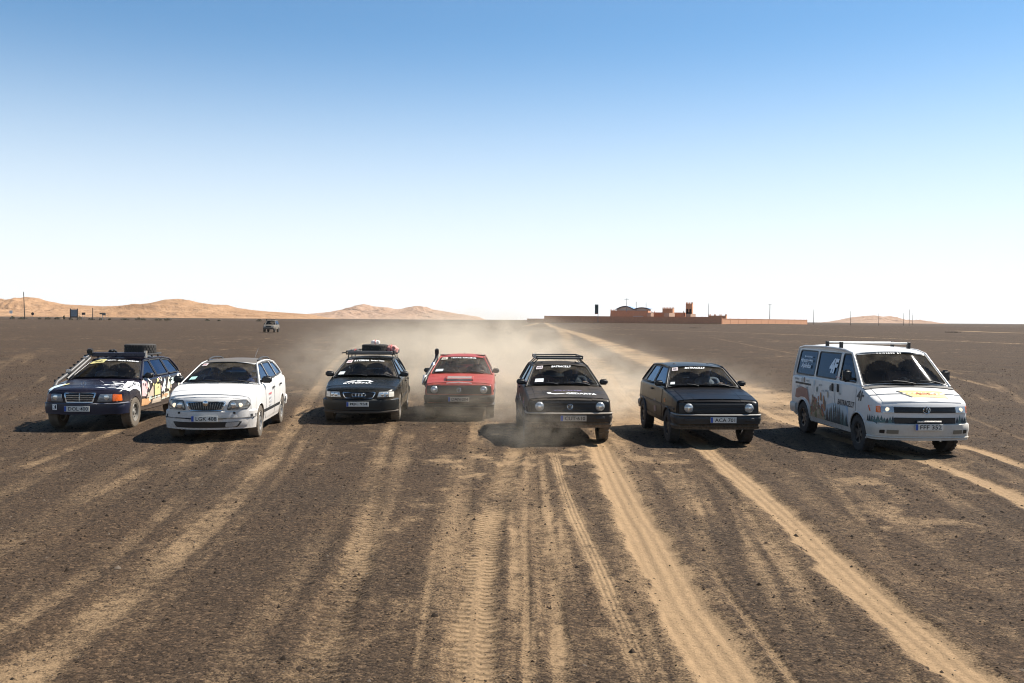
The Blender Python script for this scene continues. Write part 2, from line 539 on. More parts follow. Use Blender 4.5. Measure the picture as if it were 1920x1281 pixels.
        for ya in (S['fa'], S['ra']):
            w = float(s.W(ya))
            for sg in (-1, 1):
                prof = [(sg * (w - 0.33), 0.0), (sg * (w - 0.33), S['arch']), (sg * (w + 0.4), S['arch']), (sg * (w + 0.4), 0.0)]
                c = Geo()
                n = 28
                Vc = []; 
                for x in (sg * (w - 0.33), sg * (w + 0.4)):
                    for k in range(n):
                        an = 2 * math.pi * (k + 0.5) / n
                        Vc.append((x, ya + S['arch'] * math.cos(an), S['arch_z'] + S['arch'] * math.sin(an)))
                Fc = [(k, (k + 1) % n, n + (k + 1) % n, n + k) for k in range(n)] + [tuple(range(n)), tuple(range(n, 2 * n))]
                cut.add(Vc, Fc)
        co = cut.build('cutter', None, s.root)
        md = body.modifiers.new('arches', 'BOOLEAN'); md.operation = 'DIFFERENCE'; md.object = co; md.solver = 'EXACT'
        bpy.context.view_layer.update()
        dg = bpy.context.evaluated_depsgraph_get()
        me = bpy.data.meshes.new_from_object(body.evaluated_get(dg))
        body.modifiers.clear(); old = body.data; body.data = me; bpy.data.meshes.remove(old)
        bpy.data.objects.remove(co)
        # open the cabin, take the bonnet off as its own part
        bm = bmesh.new(); bm.from_mesh(me)
        yc = s.cowl[0] + 0.05; yt = s.tb[0] - 0.06
        hood = []; cabin = []
        y_h0 = S['hood_y']
        for f in bm.faces:
            c = f.calc_center_median()
            if f.normal.z > 0.55 and c.z > float(s.ZT(c.y)) - 0.03:
                x0 = float(s.W(c.y)) - 0.016 - sh
                if yc < c.y < yt and abs(c.x) < x0: cabin.append(f)
                elif y_h0 < c.y < s.cowl[0] - 0.03 and abs(c.x) < min(hw, x0 - 0.02): hood.append(f)
        hv = {}; HV = []; HF = []
        for f in hood:
            q = []
            for v in f.verts:
                if v.index not in hv:
                    hv[v.index] = len(HV); HV.append(v.co + Vector((0, 0, 0.007)))
                q.append(hv[v.index])
            HF.append(tuple(q))
        for f in bm.faces:
            c = f.calc_center_median()
            inner = abs(c.x) < float(s.W(c.y)) - 0.02
            for ya in (S['fa'], S['ra']):
                if inner and abs(math.hypot(c.y - ya, c.z - S['arch_z']) - S['arch']) < 0.03 and abs(f.normal.x) < 0.5 or (abs(abs(c.x) - (float(s.W(ya)) - 0.33)) < 0.01 and abs(c.y - ya) < S['arch']): f.material_index = 1
            if f.normal.z < -0.9: f.material_index = 1
        bmesh.ops.delete(bm, geom=cabin, context='FACES')
        bm.to_mesh(me); bm.free()
        set_smooth(me, 32)
        s.body = body
        if HF:
            n = len(HV)
            cnt = {}
            for f in HF:
                for i in range(len(f)):
                    e = (f[i], f[(i + 1) % len(f)]); cnt[frozenset(e)] = cnt.get(frozenset(e), 0) + 1
            HF2 = HF[:]
            HV2 = HV + [v - Vector((0, 0, 0.005)) for v in HV]
            for e, k in cnt.items():
                if k == 1:
                    a, b = tuple(e); HF2.append((a, b, b + n, a + n))
            s.hood = mesh('bonnet', HV2, HF2, s.hood_m, s.root, 40)
            s.soup(HV, HF)
        # cabin sides, roof, screens
        y0, z0 = s.cowl
        yb = np.linspace(y0, s.tb[0], 14)
        bottom = [(float(y), float(s.ZT(y)) - 0.010) for y in yb]
        bottom[0] = (y0, z0 - 0.012)
        top = [(y, float(s.ZR(y))) for y in np.linspace(s.rp[0][0], s.rp[-1][0], 14)]
        dp = S.get('dpillar', [])
        dp = [(a, b + s.dz) for a, b in dp]
        outer = bottom + [(s.tb[0], s.tb[1])] + dp + top[::-1]
        wins = [[(a, b + s.dz) for a, b in w] for w in S['windows']]
        wins = [densify(rpoly(w, r), 0.2) for w, r in zip(wins, S['win_r'])]
        gs = S.get('side_glass', G_SIDE)
        s.sides = {}
        for sg, nm in ((1, 'left'), (-1, 'right')):
            f3 = lambda a, b, o=0.0, sg=sg: (sg * (s.XS(a, b) + o), a, b)
            cs = panel('cabin_side', outer, wins, f3, s.paint, s.root, 0.035, None, (sg, 0, 0.15))
            s.soup([f3(a, b) for a, b in outer], [tuple(range(len(outer)))])
            for w in wins:
                gp = panel('side_window', inset_poly(w, 0.004), [], lambda a, b: f3(a, b, -0.010), gs, s.root, 0.004, None, (sg, 0, 0))
                panel('window_seal', inset_poly(w, 0.020), [inset_poly(w, -0.006)], lambda a, b: f3(a, b, 0.004), S.get('seal', M_SEAL), gp, 0.010, None, (sg, 0, 0))
        # roof
        ny = 18; na = 17
        ya = np.linspace(s.rp[0][0], s.rp[-1][0], ny); aa = np.linspace(-1, 1, na)
        V = [s.rf(a, y) for y in ya for a in aa]; F = []
        for i in range(ny - 1):
            for k in range(na - 1):
                F.append((i * na + k, i * na + k + 1, (i + 1) * na + k + 1, (i + 1) * na + k))
        s.soup(V, F)
        n = len(V)
        F2 = F + [tuple(i + n for i in f) for f in F]
        V2 = V + [(x * 0.995, y, z - 0.03) for x, y, z in V]
        rim = [k for k in range(na)] + [i * na + na - 1 for i in range(1, ny)] + [(ny - 1) * na + k for k in range(na - 2, -1, -1)] + [i * na for i in range(ny - 2, 0, -1)]
        for i in range(len(rim)):
            a, b = rim[i], rim[(i + 1) % len(rim)]; F2.append((a, b, b + n, a + n))
        s.roof = mesh('roof', V2, F2, s.roof_m, s.root, 40)
        # drip rails soften the roof edge
        for sg in (-1, 1):
            g = Geo()
            y0c, z0c = s.cowl
            pts = [(sg * (s.ws(1, t)[0]), s.ws(1, t)[1], s.ws(1, t)[2]) for t in (0.0, 0.25, 0.5, 0.75, 1.0)]
            pts += [(sg * s.rf(1, y)[0], y, s.rf(1, y)[2] - 0.004) for y in np.linspace(s.rp[0][0], s.rp[-1][0], 10)[1:]]
            pts += [(sg * s.rw(1, t)[0], s.rw(1, t)[1], s.rw(1, t)[2]) for t in (0.75, 0.5, 0.25, 0.0)] if not dp else []
            g.tube(pts, S.get('rail_r', 0.022), 8)
            g.build('drip_rail', S.get('rail_m', s.paint), s.root, 60)
        # windscreen
        e = S.get('ws_edge', 0.055)
        sq = densify([(-1, 0), (1, 0), (1, 1), (-1, 1)], 0.12)
        hole = densify(rpoly([(-1 + e, 0.06), (1 - e, 0.06), (1 - e, 0.94), (-1 + e, 0.94)], 0.05), 0.12)
        panel('windscreen_frame', sq, [hole], s.ws, S.get('wsframe_m', s.paint), s.root, 0.02, 40, (0, -0.6, 0.7))
        gm = S.get('ws_glass', G_SCREEN)
        aa = np.linspace(-1 + e * 0.9, 1 - e * 0.9, 15); tt = np.linspace(0.055, 0.945, 8)
        off = Vector((0, 0.006, -0.008))
        V = [Vector(s.ws(a, t)) + off for t in tt for a in aa]
        F = [(i * 15 + k, i * 15 + k + 1, (i + 1) * 15 + k + 1, (i + 1) * 15 + k) for i in range(7) for k in range(14)]
        s.screen = mesh('windscreen', V, F, gm, s.root, 60)
        s.soup(V, F)
        ring_o = densify(rpoly([(-1 + e - 0.02, 0.03), (1 - e + 0.02, 0.03), (1 - e + 0.02, 0.965), (-1 + e - 0.02, 0.965)], 0.06), 0.12)
        ring_i = densify(rpoly([(-1 + e + 0.008, 0.075), (1 - e - 0.008, 0.075), (1 - e - 0.008, 0.93), (-1 + e + 0.008, 0.93)], 0.05), 0.12)
        panel('windscreen_seal', ring_o, [ring_i], lambda a, b: Vector(s.ws(a, b)) + Vector((0, -0.004, 0.006)), S.get('seal', M_SEAL), s.screen, 0.012, None, (0, -0.6, 0.7))
        # rear
        rh = densify(rpoly([(-0.84, 0.12), (0.84, 0.12), (0.84, 0.88), (-0.84, 0.88)], 0.08), 0.12)
        panel('tailgate_frame', sq, [rh], s.rw, s.paint, s.root, 0.02, 40, (0, 0.8, 0.5))
        aa = np.linspace(-0.85, 0.85, 9); tt = np.linspace(0.11, 0.89, 4)
        V = [Vector(s.rw(a, t)) - Vector((0, 0.006, 0.006)) for t in tt for a in aa]
        F = [(i * 9 + k, i * 9 + k + 1, (i + 1) * 9 + k + 1, (i + 1) * 9 + k) for i in range(3) for k in range(8)]
        mesh('rear_window', V, F, S.get('rear_glass', gs), s.root, 60)
    # -------------------------------------------------------------- projection
    def hit(s, view, a, b):
        d, o = VIEW[view]
        p = o(a, b)
        h = s.bvh.ray_cast(p, d, 18)
        if h[0] is None:
            h = s.bvh.find_nearest(p + d * (9 - (s.wmax if view in ('left', 'right') else -s.yf if view == 'front' else 1.0)))
        return h[0], d
    def decal(s, name, V2, F, view, mat, off=0.004, parent=None, step=0.0):
        if step > 0:
            bm = bmesh.new()
            bv = [bm.verts.new((a, b, 0)) for a, b in V2]
            for f in F:
                try: bm.faces.new([bv[i] for i in f])
                except ValueError: pass
            for _ in range(5):
                ed = [e for e in bm.edges if e.calc_length() > step]
                if not ed: break
                bmesh.ops.subdivide_edges(bm, edges=ed, cuts=1)
                bmesh.ops.triangulate(bm, faces=bm.faces)
            bm.verts.index_update()
            V2 = [(v.co.x, v.co.y) for v in bm.verts]; F = [tuple(v.index for v in f.verts) for f in bm.faces]
            bm.free()
        V = []
        for a, b in V2:
            p, d = s.hit(view, a, b); V.append(p - d * off)
        return mesh(name, V, F, mat, parent or s.root)
    def poly(s, name, poly, view, mat, off=0.004, parent=None, step=0.07):
        tri = tessellate_polygon([[Vector((a, b, 0)) for a, b in poly]])
        return s.decal(name, poly, [tuple(t) for t in tri], view, mat, off, parent, step)
    def text(s, name, body, view, c, w, h, mat, off=0.006, bold=0.02, shear=0.0, parent=None, rot=0.0, space=1.0):
        V, F = text_geo(body, bold, shear, space)
        cr, sr = math.cos(rot), math.sin(rot)
        V2 = [(c[0] + (a * w) * cr - (b * h) * sr, c[1] + (a * w) * sr + (b * h) * cr) for a, b in V]
        return s.decal(name, V2, F, view, mat, off, parent)
    def pad(s, name, poly, view, mat, off=0.012, depth=0.04, parent=None, step=0.07, smooth=40, flat=None):
        """solid piece whose face follows the body (or a plane at flat) standing off by off"""
        bm = bmesh.new()
        tri = tessellate_polygon([[Vector((a, b, 0)) for a, b in poly]])
        bv = [bm.verts.new((a, b, 0)) for a, b in poly]
        for t in tri:
            try: bm.faces.new([bv[i] for i in t])
            except ValueError: pass
        for _ in range(5):
            ed = [e for e in bm.edges if e.calc_length() > step]
            if not ed: break
            bmesh.ops.subdivide_edges(bm, edges=ed, cuts=1); bmesh.ops.triangulate(bm, faces=bm.faces)
        bm.verts.index_update()
        V = []; 
        for v in bm.verts:
            p, d = s.hit(view, v.co.x, v.co.y)
            V.append(p - d * off)
        F = [tuple(q.index for q in f.verts) for f in bm.faces]
        n = len(V)
        for e in bm.edges:
            if len(e.link_faces) == 1:
                a, b = e.verts[0].index, e.verts[1].index; F.append((a, b, b + n, a + n))
        V = V + [v + d * depth for v in V]
        bm.free()
        me_v = V; o = mesh(name, me_v, F, mat, parent or s.root, smooth)
        return o
    def ring(s, name, outer, inner, view, mat, off=0.016, depth=0.03, parent=None, step=0.08):
        loops = [densify(outer, step), densify(inner, step)]
        tri = tessellate_polygon([[Vector((a, b, 0)) for a, b in lp] for lp in loops])
        pts = loops[0] + loops[1]; V = []
        for a, b in pts:
            p, d = s.hit(view, a, b); V.append(p - d * off)
        n = len(V); F = [tuple(t) for t in tri]; o = 0
        for lp in loops:
            for i in range(len(lp)):
                j = (i + 1) % len(lp); F.append((o + i, o + j, n + o + j, n + o + i))
            o += len(lp)
        return mesh(name, V + [v + d * depth for v in V], F, mat, parent or s.root, None)
    def circle(s, c, r, n=20, ry=None):
        return [(c[0] + r * math.cos(2 * math.pi * k / n), c[1] + (ry or r) * math.sin(2 * math.pi * k / n)) for k in range(n)]
    def lamp(s, name, c, r, mat=None, off=0.0, parent=None, dome=0.045, inner=None):
        p, d = s.hit('front', c[0], c[1])
        y = p.y - off
        o = Geo().lathe([(0.03, r), (-0.004, r), (-dome * 0.6, r * 0.86), (-dome * 0.9, r * 0.5), (-dome, 0)], 22, 'y', (c[0], y, c[1])).build(name, mat or M_LENS, parent or s.root, 50)
        if inner: Geo().lathe([(-dome - 0.002, 0), (-dome + 0.002, r * 0.3), (0, r * 0.32)], 14, 'y', (c[0], y, c[1])).build('bulb', inner, o, 50)
        return o
    def cable(s, name, pts, r, mat, n=6, parent=None):
        return Geo().tube(pts, r, n).build(name, mat, parent or s.root, 60)
    def face(s, view, a, b, off=0.0):
        p, d = s.hit(view, a, b); return p - d * off
    # -------------------------------------------------------------- common fittings
    def bumper(s, z0, z1, out, mat, wrap=0.5, back=False, taper=0.03, name=None, inner=0.06, lip=None):
        """section swept round the nose (or tail)"""
        path = []
        e = s.yf if not back else s.yr; sg = 1 if not back else -1
        Wd = float(s.W(e + sg * 0.20)) + 0.012
        We = float(s.W(e + sg * wrap)) + 0.012
        bow = s.S['bow'] if not back else s.S.get('bowr', 0.1)
        for a in np.linspace(-1, 1, 25):
            x = a * (Wd - 0.05)
            path.append((x, e - sg * out + sg * (bow + 0.03) * abs(a) ** 2.4))
        yend = e + sg * wrap
        ya = path[0][1]
        left = [(-We, yend), (-(We + Wd) / 2 - 0.004, (yend + ya) / 2), (-Wd + 0.008, ya + sg * 0.05)]
        path = left + path + [(-x, y) for x, y in left[::-1]]
        sec = [(0.0, z0), (-0.0, z0 + 0.03), (0.018, (z0 + z1) / 2), (0.01, z1 - 0.025), (-0.02, z1), (-inner, z1 - 0.003), (-inner, z0 - 0.004), (-taper, z0 - 0.004)]
        P = [Vector(p) for p in path]; V = []; F = []
        m = len(sec)
        for i, p in enumerate(P):
            t = (P[min(i + 1, len(P) - 1)] - P[max(i - 1, 0)]).normalized()
            n = Vector((t.y, -t.x)) * sg
            for o, z in sec:
                q = p + n * o; V.append((q.x, q.y, z))
        for i in range(len(P) - 1):
            for k in range(m):
                k2 = (k + 1) % m; F.append((i * m + k, i * m + k2, (i + 1) * m + k2, (i + 1) * m + k))
        F += [tuple(range(m)), tuple((len(P) - 1) * m + k for k in range(m))]
        o = mesh(name or ('front_bumper' if not back else 'rear_bumper'), V, F, mat, s.root, 45)
        if not back: s.soup(V, F)
        return o
    def wheels(s, rad, wid, rim_m, style, track, tyre_m=M_TYRE, lugs=0, rim_r=0.6):
        for ya in (s.S['fa'], s.S['ra']):
            for sg in (-1, 1):
                make_wheel(s.root, (sg * track, ya, rad), sg, rad, wid, rim_m, style, tyre_m, lugs, rim_r)
    def mirrors(s, mat, size=(0.17, 0.09, 0.12), z=0.07, y=0.22, gap=0.05, arm=M_TRIM, bev=0.03):
        yc = s.cowl[0] + y
        for sg in (-1, 1):
            xw = s.XS(yc, float(s.ZT(yc)) + z)
            xc = sg * (xw + gap + size[0] / 2)
            zc = float(s.ZT(yc)) + z
            o = Geo().box((xc, yc, zc), size).build('door_mirror', mat, s.root, 50, bev, 3)
            Geo().box((sg * (xw + gap / 2), yc + 0.01, zc - size[2] * 0.25), (gap + 0.06, 0.05, 0.05)).build('mirror_arm', arm, o, None, 0.01)
            Geo().box((xc, yc + size[1] / 2 + 0.001, zc), (size[0] * 0.86, 0.006, size[2] * 0.8)).build('mirror_glass', plain('mirror_silver', (0.7, 0.7, 0.7), 0.05, 1.0), o)
    def wipers(s, spans):
        for (a0, t0, a1, t1, ap, tp) in spans:
            g = Geo()
            o = Vector((0, -0.016, 0.018))
            g.tube([Vector(s.ws(a0 + (a1 - a0) * k / 6, t0 + (t1 - t0) * k / 6)) + o for k in range(7)], 0.010, 5)
            am, tm = (a0 + a1) / 2, (t0 + t1) / 2
            g.tube([Vector(s.ws(ap, tp)) + o, Vector(s.ws((ap + am) / 2, (tp + tm) / 2)) + o * 1.6, Vector(s.ws(am, tm)) + o * 1.3], 0.010, 5)
            g.build('wiper', M_SEAL, s.root, 60)
        s.wiped_film()
    def wiped_film(s, arcs=((-.42, .06, .55, .66), (.34, .06, .52, .70)), na=44, nt=22):
        """dust left on the windscreen outside the arcs the wipers clear"""
        V = []; F = []; e = s.S.get('ws_edge', 0.055) + .02
        aa = np.linspace(-1 + e, 1 - e, na); tt = np.linspace(0.08, 0.925, nt)
        for t in tt:
            for a in aa: V.append(Vector(s.ws(a, t)) + Vector((0, -0.002, 0.002)))
        for i in range(nt - 1):
            for k in range(na - 1):
                a = (aa[k] + aa[k + 1]) / 2; t = (tt[i] + tt[i + 1]) / 2
                if any(((a - ca) / ra) ** 2 + ((t - ct) / rt) ** 2 < 1 for ca, ct, ra, rt in arcs): continue
                F.append((i * na + k, i * na + k + 1, (i + 1) * na + k + 1, (i + 1) * na + k))
        mesh('dust_film', V, F, M_FILM, s.screen, None)
    def plate(s, txt, c, w=0.50, h=0.108, mat=M_PLATE, off=0.03, tilt=0.0):
        p, d = s.hit('front', c[0], c[1])
        y = p.y - off
        o = Geo().box((c[0], y, c[1]), (w, 0.012, h)).build('number_plate', mat, s.root, None, 0.003)
        Geo().box((c[0] - w / 2 + 0.024, y - 0.007, c[1]), (0.044, 0.004, h * 0.94)).build('country_band', M_EU, o)
        V, F = text_geo(txt, 0.012, 0)
        mesh('registration_mark', [(c[0] + 0.028 + a * (w * 0.78), y - 0.0085, c[1] + b * h * 0.66) for a, b in V], F, M_INK, o)
        return o
    def cabin(s, seat_y=0.05, seat_z=None, dash=0.42, rear=True, lhd=True, seat_x=0.36, seat_h=0.62, wheel=True, heads=True):
        y0, z0 = s.cowl
        hw = s.XS(y0 + 0.3, z0) - 0.04
        g = Geo()
        sec = [(0.10, -0.45), (0.02, -0.10), (0.05, -0.045), (dash, -0.03), (dash + 0.06, -0.10), (dash + 0.05, -0.40)]
        V = []; n = len(sec)
        for x in (-hw, -hw * 0.5, 0, hw * 0.5, hw):
            for a, b in sec: V.append((x, y0 + a, z0 + b + (0.02 if abs(x) < hw * 0.9 else 0)))
        F = [(i * n + k, i * n + (k + 1) % n, (i + 1) * n + (k + 1) % n, (i + 1) * n + k) for i in range(4) for k in range(n)] + [tuple(range(n)), tuple(4 * n + k for k in range(n))]
        mesh('dashboard', V, F, plain('dashboard_vinyl', (0.13, 0.12, 0.10), 0.75, var=0.25, scale=12), s.root, 50)
        # steering wheel
        sz = (seat_z if seat_z is not None else 0.40 + s.dz)
        sx = seat_x
        s.driver = (sx, seat_y, sz + 0.12)
        if wheel:
            c = Vector((sx, seat_y - 0.42, sz + 0.42)); rot = Matrix.Rotation(R(-65), 3, 'X')
            g = Geo(); g.tube([c + rot @ Vector((0.18 * math.cos(k * math.pi / 12), 0.18 * math.sin(k * math.pi / 12), 0)) for k in range(25)], 0.014, 6, False)
            for an in (0, math.pi, 1.5 * math.pi): g.tube([c, c + rot @ Vector((0.18 * math.cos(an), 0.18 * math.sin(an), 0))], 0.014, 6)
            g.tube([c, c + Vector((0, -0.25, -0.12))], 0.025, 6)
            g.build('steering_wheel', M_TRIM, s.root, 60)
        rows = [seat_y] + ([seat_y + 0.85] if rear else [])
        for yr in rows:
            for x in (-sx, sx):
                g = Geo()
                g.box((x, yr - 0.12, sz - 0.02), (0.48, 0.52, 0.14))
                rt = Matrix.Rotation(R(-18), 3, 'X')
                g.box(Vector((x, yr + 0.27, sz + seat_h * 0.48)), (0.46, 0.13, seat_h), rt)
                st = g.build('seat', M_SEAT, s.root, 50, 0.04, 2)
                if heads:
                    Geo().box(Vector((x, yr + 0.37, sz + seat_h * 1.02 + 0.03)), (0.24, 0.09, 0.16), rt).build('headrest', M_SEAT, st, 50, 0.03, 2)
        # rear-view mirror at the top of the windscreen
        c = Vector(s.ws(0, 0.86)) + Vector((0, 0.10, -0.03))
        Geo().box(c, (0.22, 0.03, 0.06)).build('rear_view_mirror', M_TRIM, s.root, None, 0.01)
    def doors(s, spans, gap=0.006, both=(1, -1), off=0.006, handle_z=-0.10, mat=None, hmat=M_TRIM, hsize=(0.17, 0.03, 0.035), name='door'):
        S = s.S
        for (a0, a1) in spans:
            for sg in both:
                cols = np.linspace(a0, a1, 12); V = []; nz = 9
                for y in cols:
                    lo = float(s.ZB(y)) + 0.10
                    for ya in (S['fa'], S['ra']):
                        dd = abs(y - ya)
                        if dd < S['arch'] + 0.03: lo = max(lo, S['arch_z'] + math.sqrt(max(0, (S['arch'] + 0.03) ** 2 - dd ** 2)))
                    hi = float(s.ZT(y)) - S['sh'] * 0.55
                    for z in np.linspace(lo, hi, nz):
                        p, d = s.hit('left' if sg > 0 else 'right', y * (1 if sg > 0 else -1), z)
                        V.append((p.x + sg * off, p.y, p.z))
                n = len(V)
                F = [(i * nz + k, i * nz + k + 1, (i + 1) * nz + k + 1, (i + 1) * nz + k) for i in range(11) for k in range(nz - 1)]
                rim = list(range(nz)) + [i * nz + nz - 1 for i in range(1, 12)] + [11 * nz + k for k in range(nz - 2, -1, -1)] + [i * nz for i in range(10, 0, -1)]
                for i in range(len(rim)):
                    a, b = rim[i], rim[(i + 1) % len(rim)]; F.append((a, b, b + n, a + n))
                V += [(x - sg * (off + 0.004), y, z) for x, y, z in V]
                s.soup(V[:n], [f for f in F if max(f) < n])
                d_ = mesh(name, V, F, mat or s.paint, s.root, 40)
                # dark shut line round the door
                g = Geo()
                for yy in (a0 - 0.004, a1 + 0.004):
                    lo = V[0][2] if yy < (a0 + a1) / 2 else V[11 * nz][2]; hi = float(s.ZT(yy)) - S['sh'] * 0.5
                    for z_a, z_b in zip(np.linspace(lo, hi, 5)[:-1], np.linspace(lo, hi, 5)[1:]):
                        pa, _ = s.hit('left' if sg > 0 else 'right', yy * sg, z_a); pb, _ = s.hit('left' if sg > 0 else 'right', yy * sg, z_b)
                        g.tube([pa, pb], 0.0035, 4)
                g.build('shut_line', M_SEAL, d_)
                if handle_z is not None:
                    yh = a1 - 0.16; zh = float(s.ZT(yh)) + handle_z - S['sh'] * 0.4
                    p, d = s.hit('left' if sg > 0 else 'right', yh * sg, zh)
                    Geo().box((p.x + sg * 0.022, yh, zh), (hsize[1], hsize[0], hsize[2])).build('door_handle', hmat, d_, None, 0.008)
    def arch_lips(s, mat, r=0.016, extra=0.004, a0=-8, a1=188):
        for ya in (s.S['fa'], s.S['ra']):
            for sg in (-1, 1):
                pts = []
                for k in range(19):
                    an = R(a0 + (a1 - a0) * k / 18)
                    y = ya + (s.S['arch'] + 0.004) * math.cos(an); z = s.S['arch_z'] + (s.S['arch'] + 0.004) * math.sin(an)
                    if z < float(s.ZB(y)) - 0.01: continue
                    p, d = s.hit('left' if sg > 0 else 'right', y * sg, z)
                    pts.append((p.x + sg * extra, y, z))
                Geo().tube(pts, r, 6).build('wheel_arch', mat, s.root, 60)
    def side_strip(s, z, y0, y1, h, mat, name='side_moulding', off=0.012, skip=True):
        for sg, vw in ((1, 'left'), (-1, 'right')):
            segs = []
            ys = np.linspace(y0, y1, 30)
            run = []
            for y in ys:
                bad = any(abs(y - ya) < math.sqrt(max(0, (s.S['arch'] + 0.02) ** 2 - (z - s.S['arch_z']) ** 2)) for ya in (s.S['fa'], s.S['ra']) if abs(z - s.S['arch_z']) < s.S['arch'])
                if bad:
                    if len(run) > 1: segs.append(run)
                    run = []
                else: run.append(y)
            if len(run) > 1: segs.append(run)
            g = Geo()
            for run in segs:
                pl = [(y * sg, z + h / 2) for y in run] + [(y * sg, z - h / 2) for y in run[::-1]]
                V = []
                for a, b in pl:
                    p, d = s.hit(vw, a, b); V.append(p - d * off)
                n = len(run); k = len(V)
                F = [(i, i + 1, 2 * n - 2 - i, 2 * n - 1 - i) for i in range(n - 1)]
                for i in range(k): F.append((i, (i + 1) % k, k + (i + 1) % k, k + i))
                g.add(V + [v + d * (off + 0.01) for v in V], F)
            g.build(name, mat, s.root)

def make_wheel(parent, c, sg, rad, wid, rim_m, style, tyre_m, lugs=0, rim_r=0.6):
    """wheel > tyre: rim disc with spokes, tyre with tread blocks; outward side is sg*x"""
    c = Vector(c); h = wid / 2
    rr = rad * rim_r
    g = Geo()
    o = sg * 1.0
    # barrel and lip
    g.lathe([(o * h * 0.92, rr * 0.985), (o * h * 0.98, rr * 0.97), (o * h * 0.94, rr * 0.90), (o * h * 0.35, rr * 0.86), (-o * h * 0.8, rr * 0.84), (-o * h * 0.9, rr * 0.98)], 28, 'x', c)
    if style == 'steel':
        g.lathe([(o * h * 0.40, rr * 0.87), (o * h * 0.62, rr * 0.66), (o * h * 0.52, rr * 0.45), (o * h * 0.60, rr * 0.26), (o * h * 0.66, rr * 0.10), (o * h * 0.66, 0.0)], 28, 'x', c)
    else:
        n = {'five': 5, 'six': 6, 'ten': 10, 'seven': 7}[style]
        for k in range(n):
            an = 2 * math.pi * k / n + 0.3
            d = Vector((0, math.cos(an), math.sin(an))); t = Vector((0, -math.sin(an), math.cos(an)))
            wsp = rr * (1.5 / n) * 0.5 + 0.012
            P = []
            for rad_, ww, xx in ((rr * 0.14, wsp * 1.1, 0.74), (rr * 0.55, wsp * 0.8, 0.76), (rr * 0.9, wsp, 0.82)):
                for q in (-1, 1):
                    P.append(c + d * rad_ + t * ww * q + Vector((o * h * xx, 0, 0)))
                for q in (1, -1):
                    P.append(c + d * rad_ + t * ww * q + Vector((o * h * (xx - 0.35), 0, 0)))
            F = []
            for i in range(2):
                for k2 in range(4):
                    F.append((i * 4 + k2, i * 4 + (k2 + 1) % 4, i * 4 + 4 + (k2 + 1) % 4, i * 4 + 4 + k2))
            F += [(0, 1, 2, 3), (8, 9, 10, 11)]
            g.add(P, F)
        g.lathe([(o * h * 0.30, rr * 0.24), (o * h * 0.76, rr * 0.22), (o * h * 0.82, rr * 0.12), (o * h * 0.82, 0)], 16, 'x', c)
        g.lathe([(-o * h * 0.1, rr * 0.62), (-o * h * 0.1, 0)], 20, 'x', c)
    w = g.build('wheel', rim_m, parent, 40)
    if style == 'steel':
        q = Geo()
        for k in range(8):
            an = 2 * math.pi * (k + 0.5) / 8
            q.lathe([(o * h * 0.60, rr * 0.085), (o * h * 0.655, rr * 0.085), (o * h * 0.66, 0)], 10, 'x', c + Vector((0, math.cos(an), math.sin(an))) * rr * 0.60)
        q.build('vent_holes', M_SEAL, w, 40)
        Geo().lathe([(o * h * 0.58, rr * 0.27), (o * h * 0.74, rr * 0.24), (o * h * 0.80, rr * 0.12), (o * h * 0.80, 0)], 18, 'x', c).build('hub_cap', rim_m, w, 40)
    t = Geo()
    t.lathe([(-h * 0.86, rr), (-h * 0.99, rr * 1.06), (-h * 1.04, (rr + rad) / 2), (-h * 0.98, rad * 0.955), (-h * 0.84, rad * 0.992), (-h * 0.4, rad), (h * 0.4, rad), (h * 0.84, rad * 0.992), (h * 0.98, rad * 0.955), (h * 1.04, (rr + rad) / 2), (h * 0.99, rr * 1.06), (h * 0.86, rr)], 36, 'x', c, True)
    nl = lugs or 30
    for k in range(nl):
        for q in (-1, 1):
            an = 2 * math.pi * (k + (0.5 if q > 0 else 0)) / nl
            rot = Matrix.Rotation(an, 3, 'X')
            t.box(c + rot @ Vector((q * h * 0.60, 0, rad - 0.001)), (h * 0.72, rad * 2 * math.pi / nl * 0.6, 0.018 if lugs else 0.010), rot)
    t.build('tyre', tyre_m, w, 30)
    return w
# ------------------------------------------------------------------ ground
rng = np.random.default_rng(11)
_LAT = rng.random((256, 256))
def vnoise(x, y):
    xi = np.floor(x).astype(int); yi = np.floor(y).astype(int)
    fx = x - xi; fy = y - yi
    fx = fx * fx * (3 - 2 * fx); fy = fy * fy * (3 - 2 * fy)
    a = _LAT[xi & 255, yi & 255]; b = _LAT[(xi + 1) & 255, yi & 255]; c = _LAT[xi & 255, (yi + 1) & 255]; d = _LAT[(xi + 1) & 255, (yi + 1) & 255]
    return (a * (1 - fx) + b * fx) * (1 - fy) + (c * (1 - fx) + d * fx) * fy
def fbm(x, y, o=4, g=0.5):
    s = 0; a = 1; t = 0
    for k in range(o):
        s = s + a * vnoise(x * 2 ** k + 17.3 * k, y * 2 ** k + 5.1 * k); t += a; a *= g
    return s / t
def sstep(a, b, x):
    t = np.clip((x - a) / (b - a), 0, 1); return t * t * (3 - 2 * t)

FAR = 0.959
def land(x, y):
    """broad shape of the plain: level near the cars, a low swell under the walled compound"""
    y = y / FAR
    return 1.45 * np.exp(-((x - 95) / 130.0) ** 2 - ((y - 545) / 120.0) ** 2) * sstep(180, 430, y) + 0.9 * np.exp(-((x + 200) / 120.0) ** 2 - ((y - 470) / 90.0) ** 2) * sstep(200, 400, y)

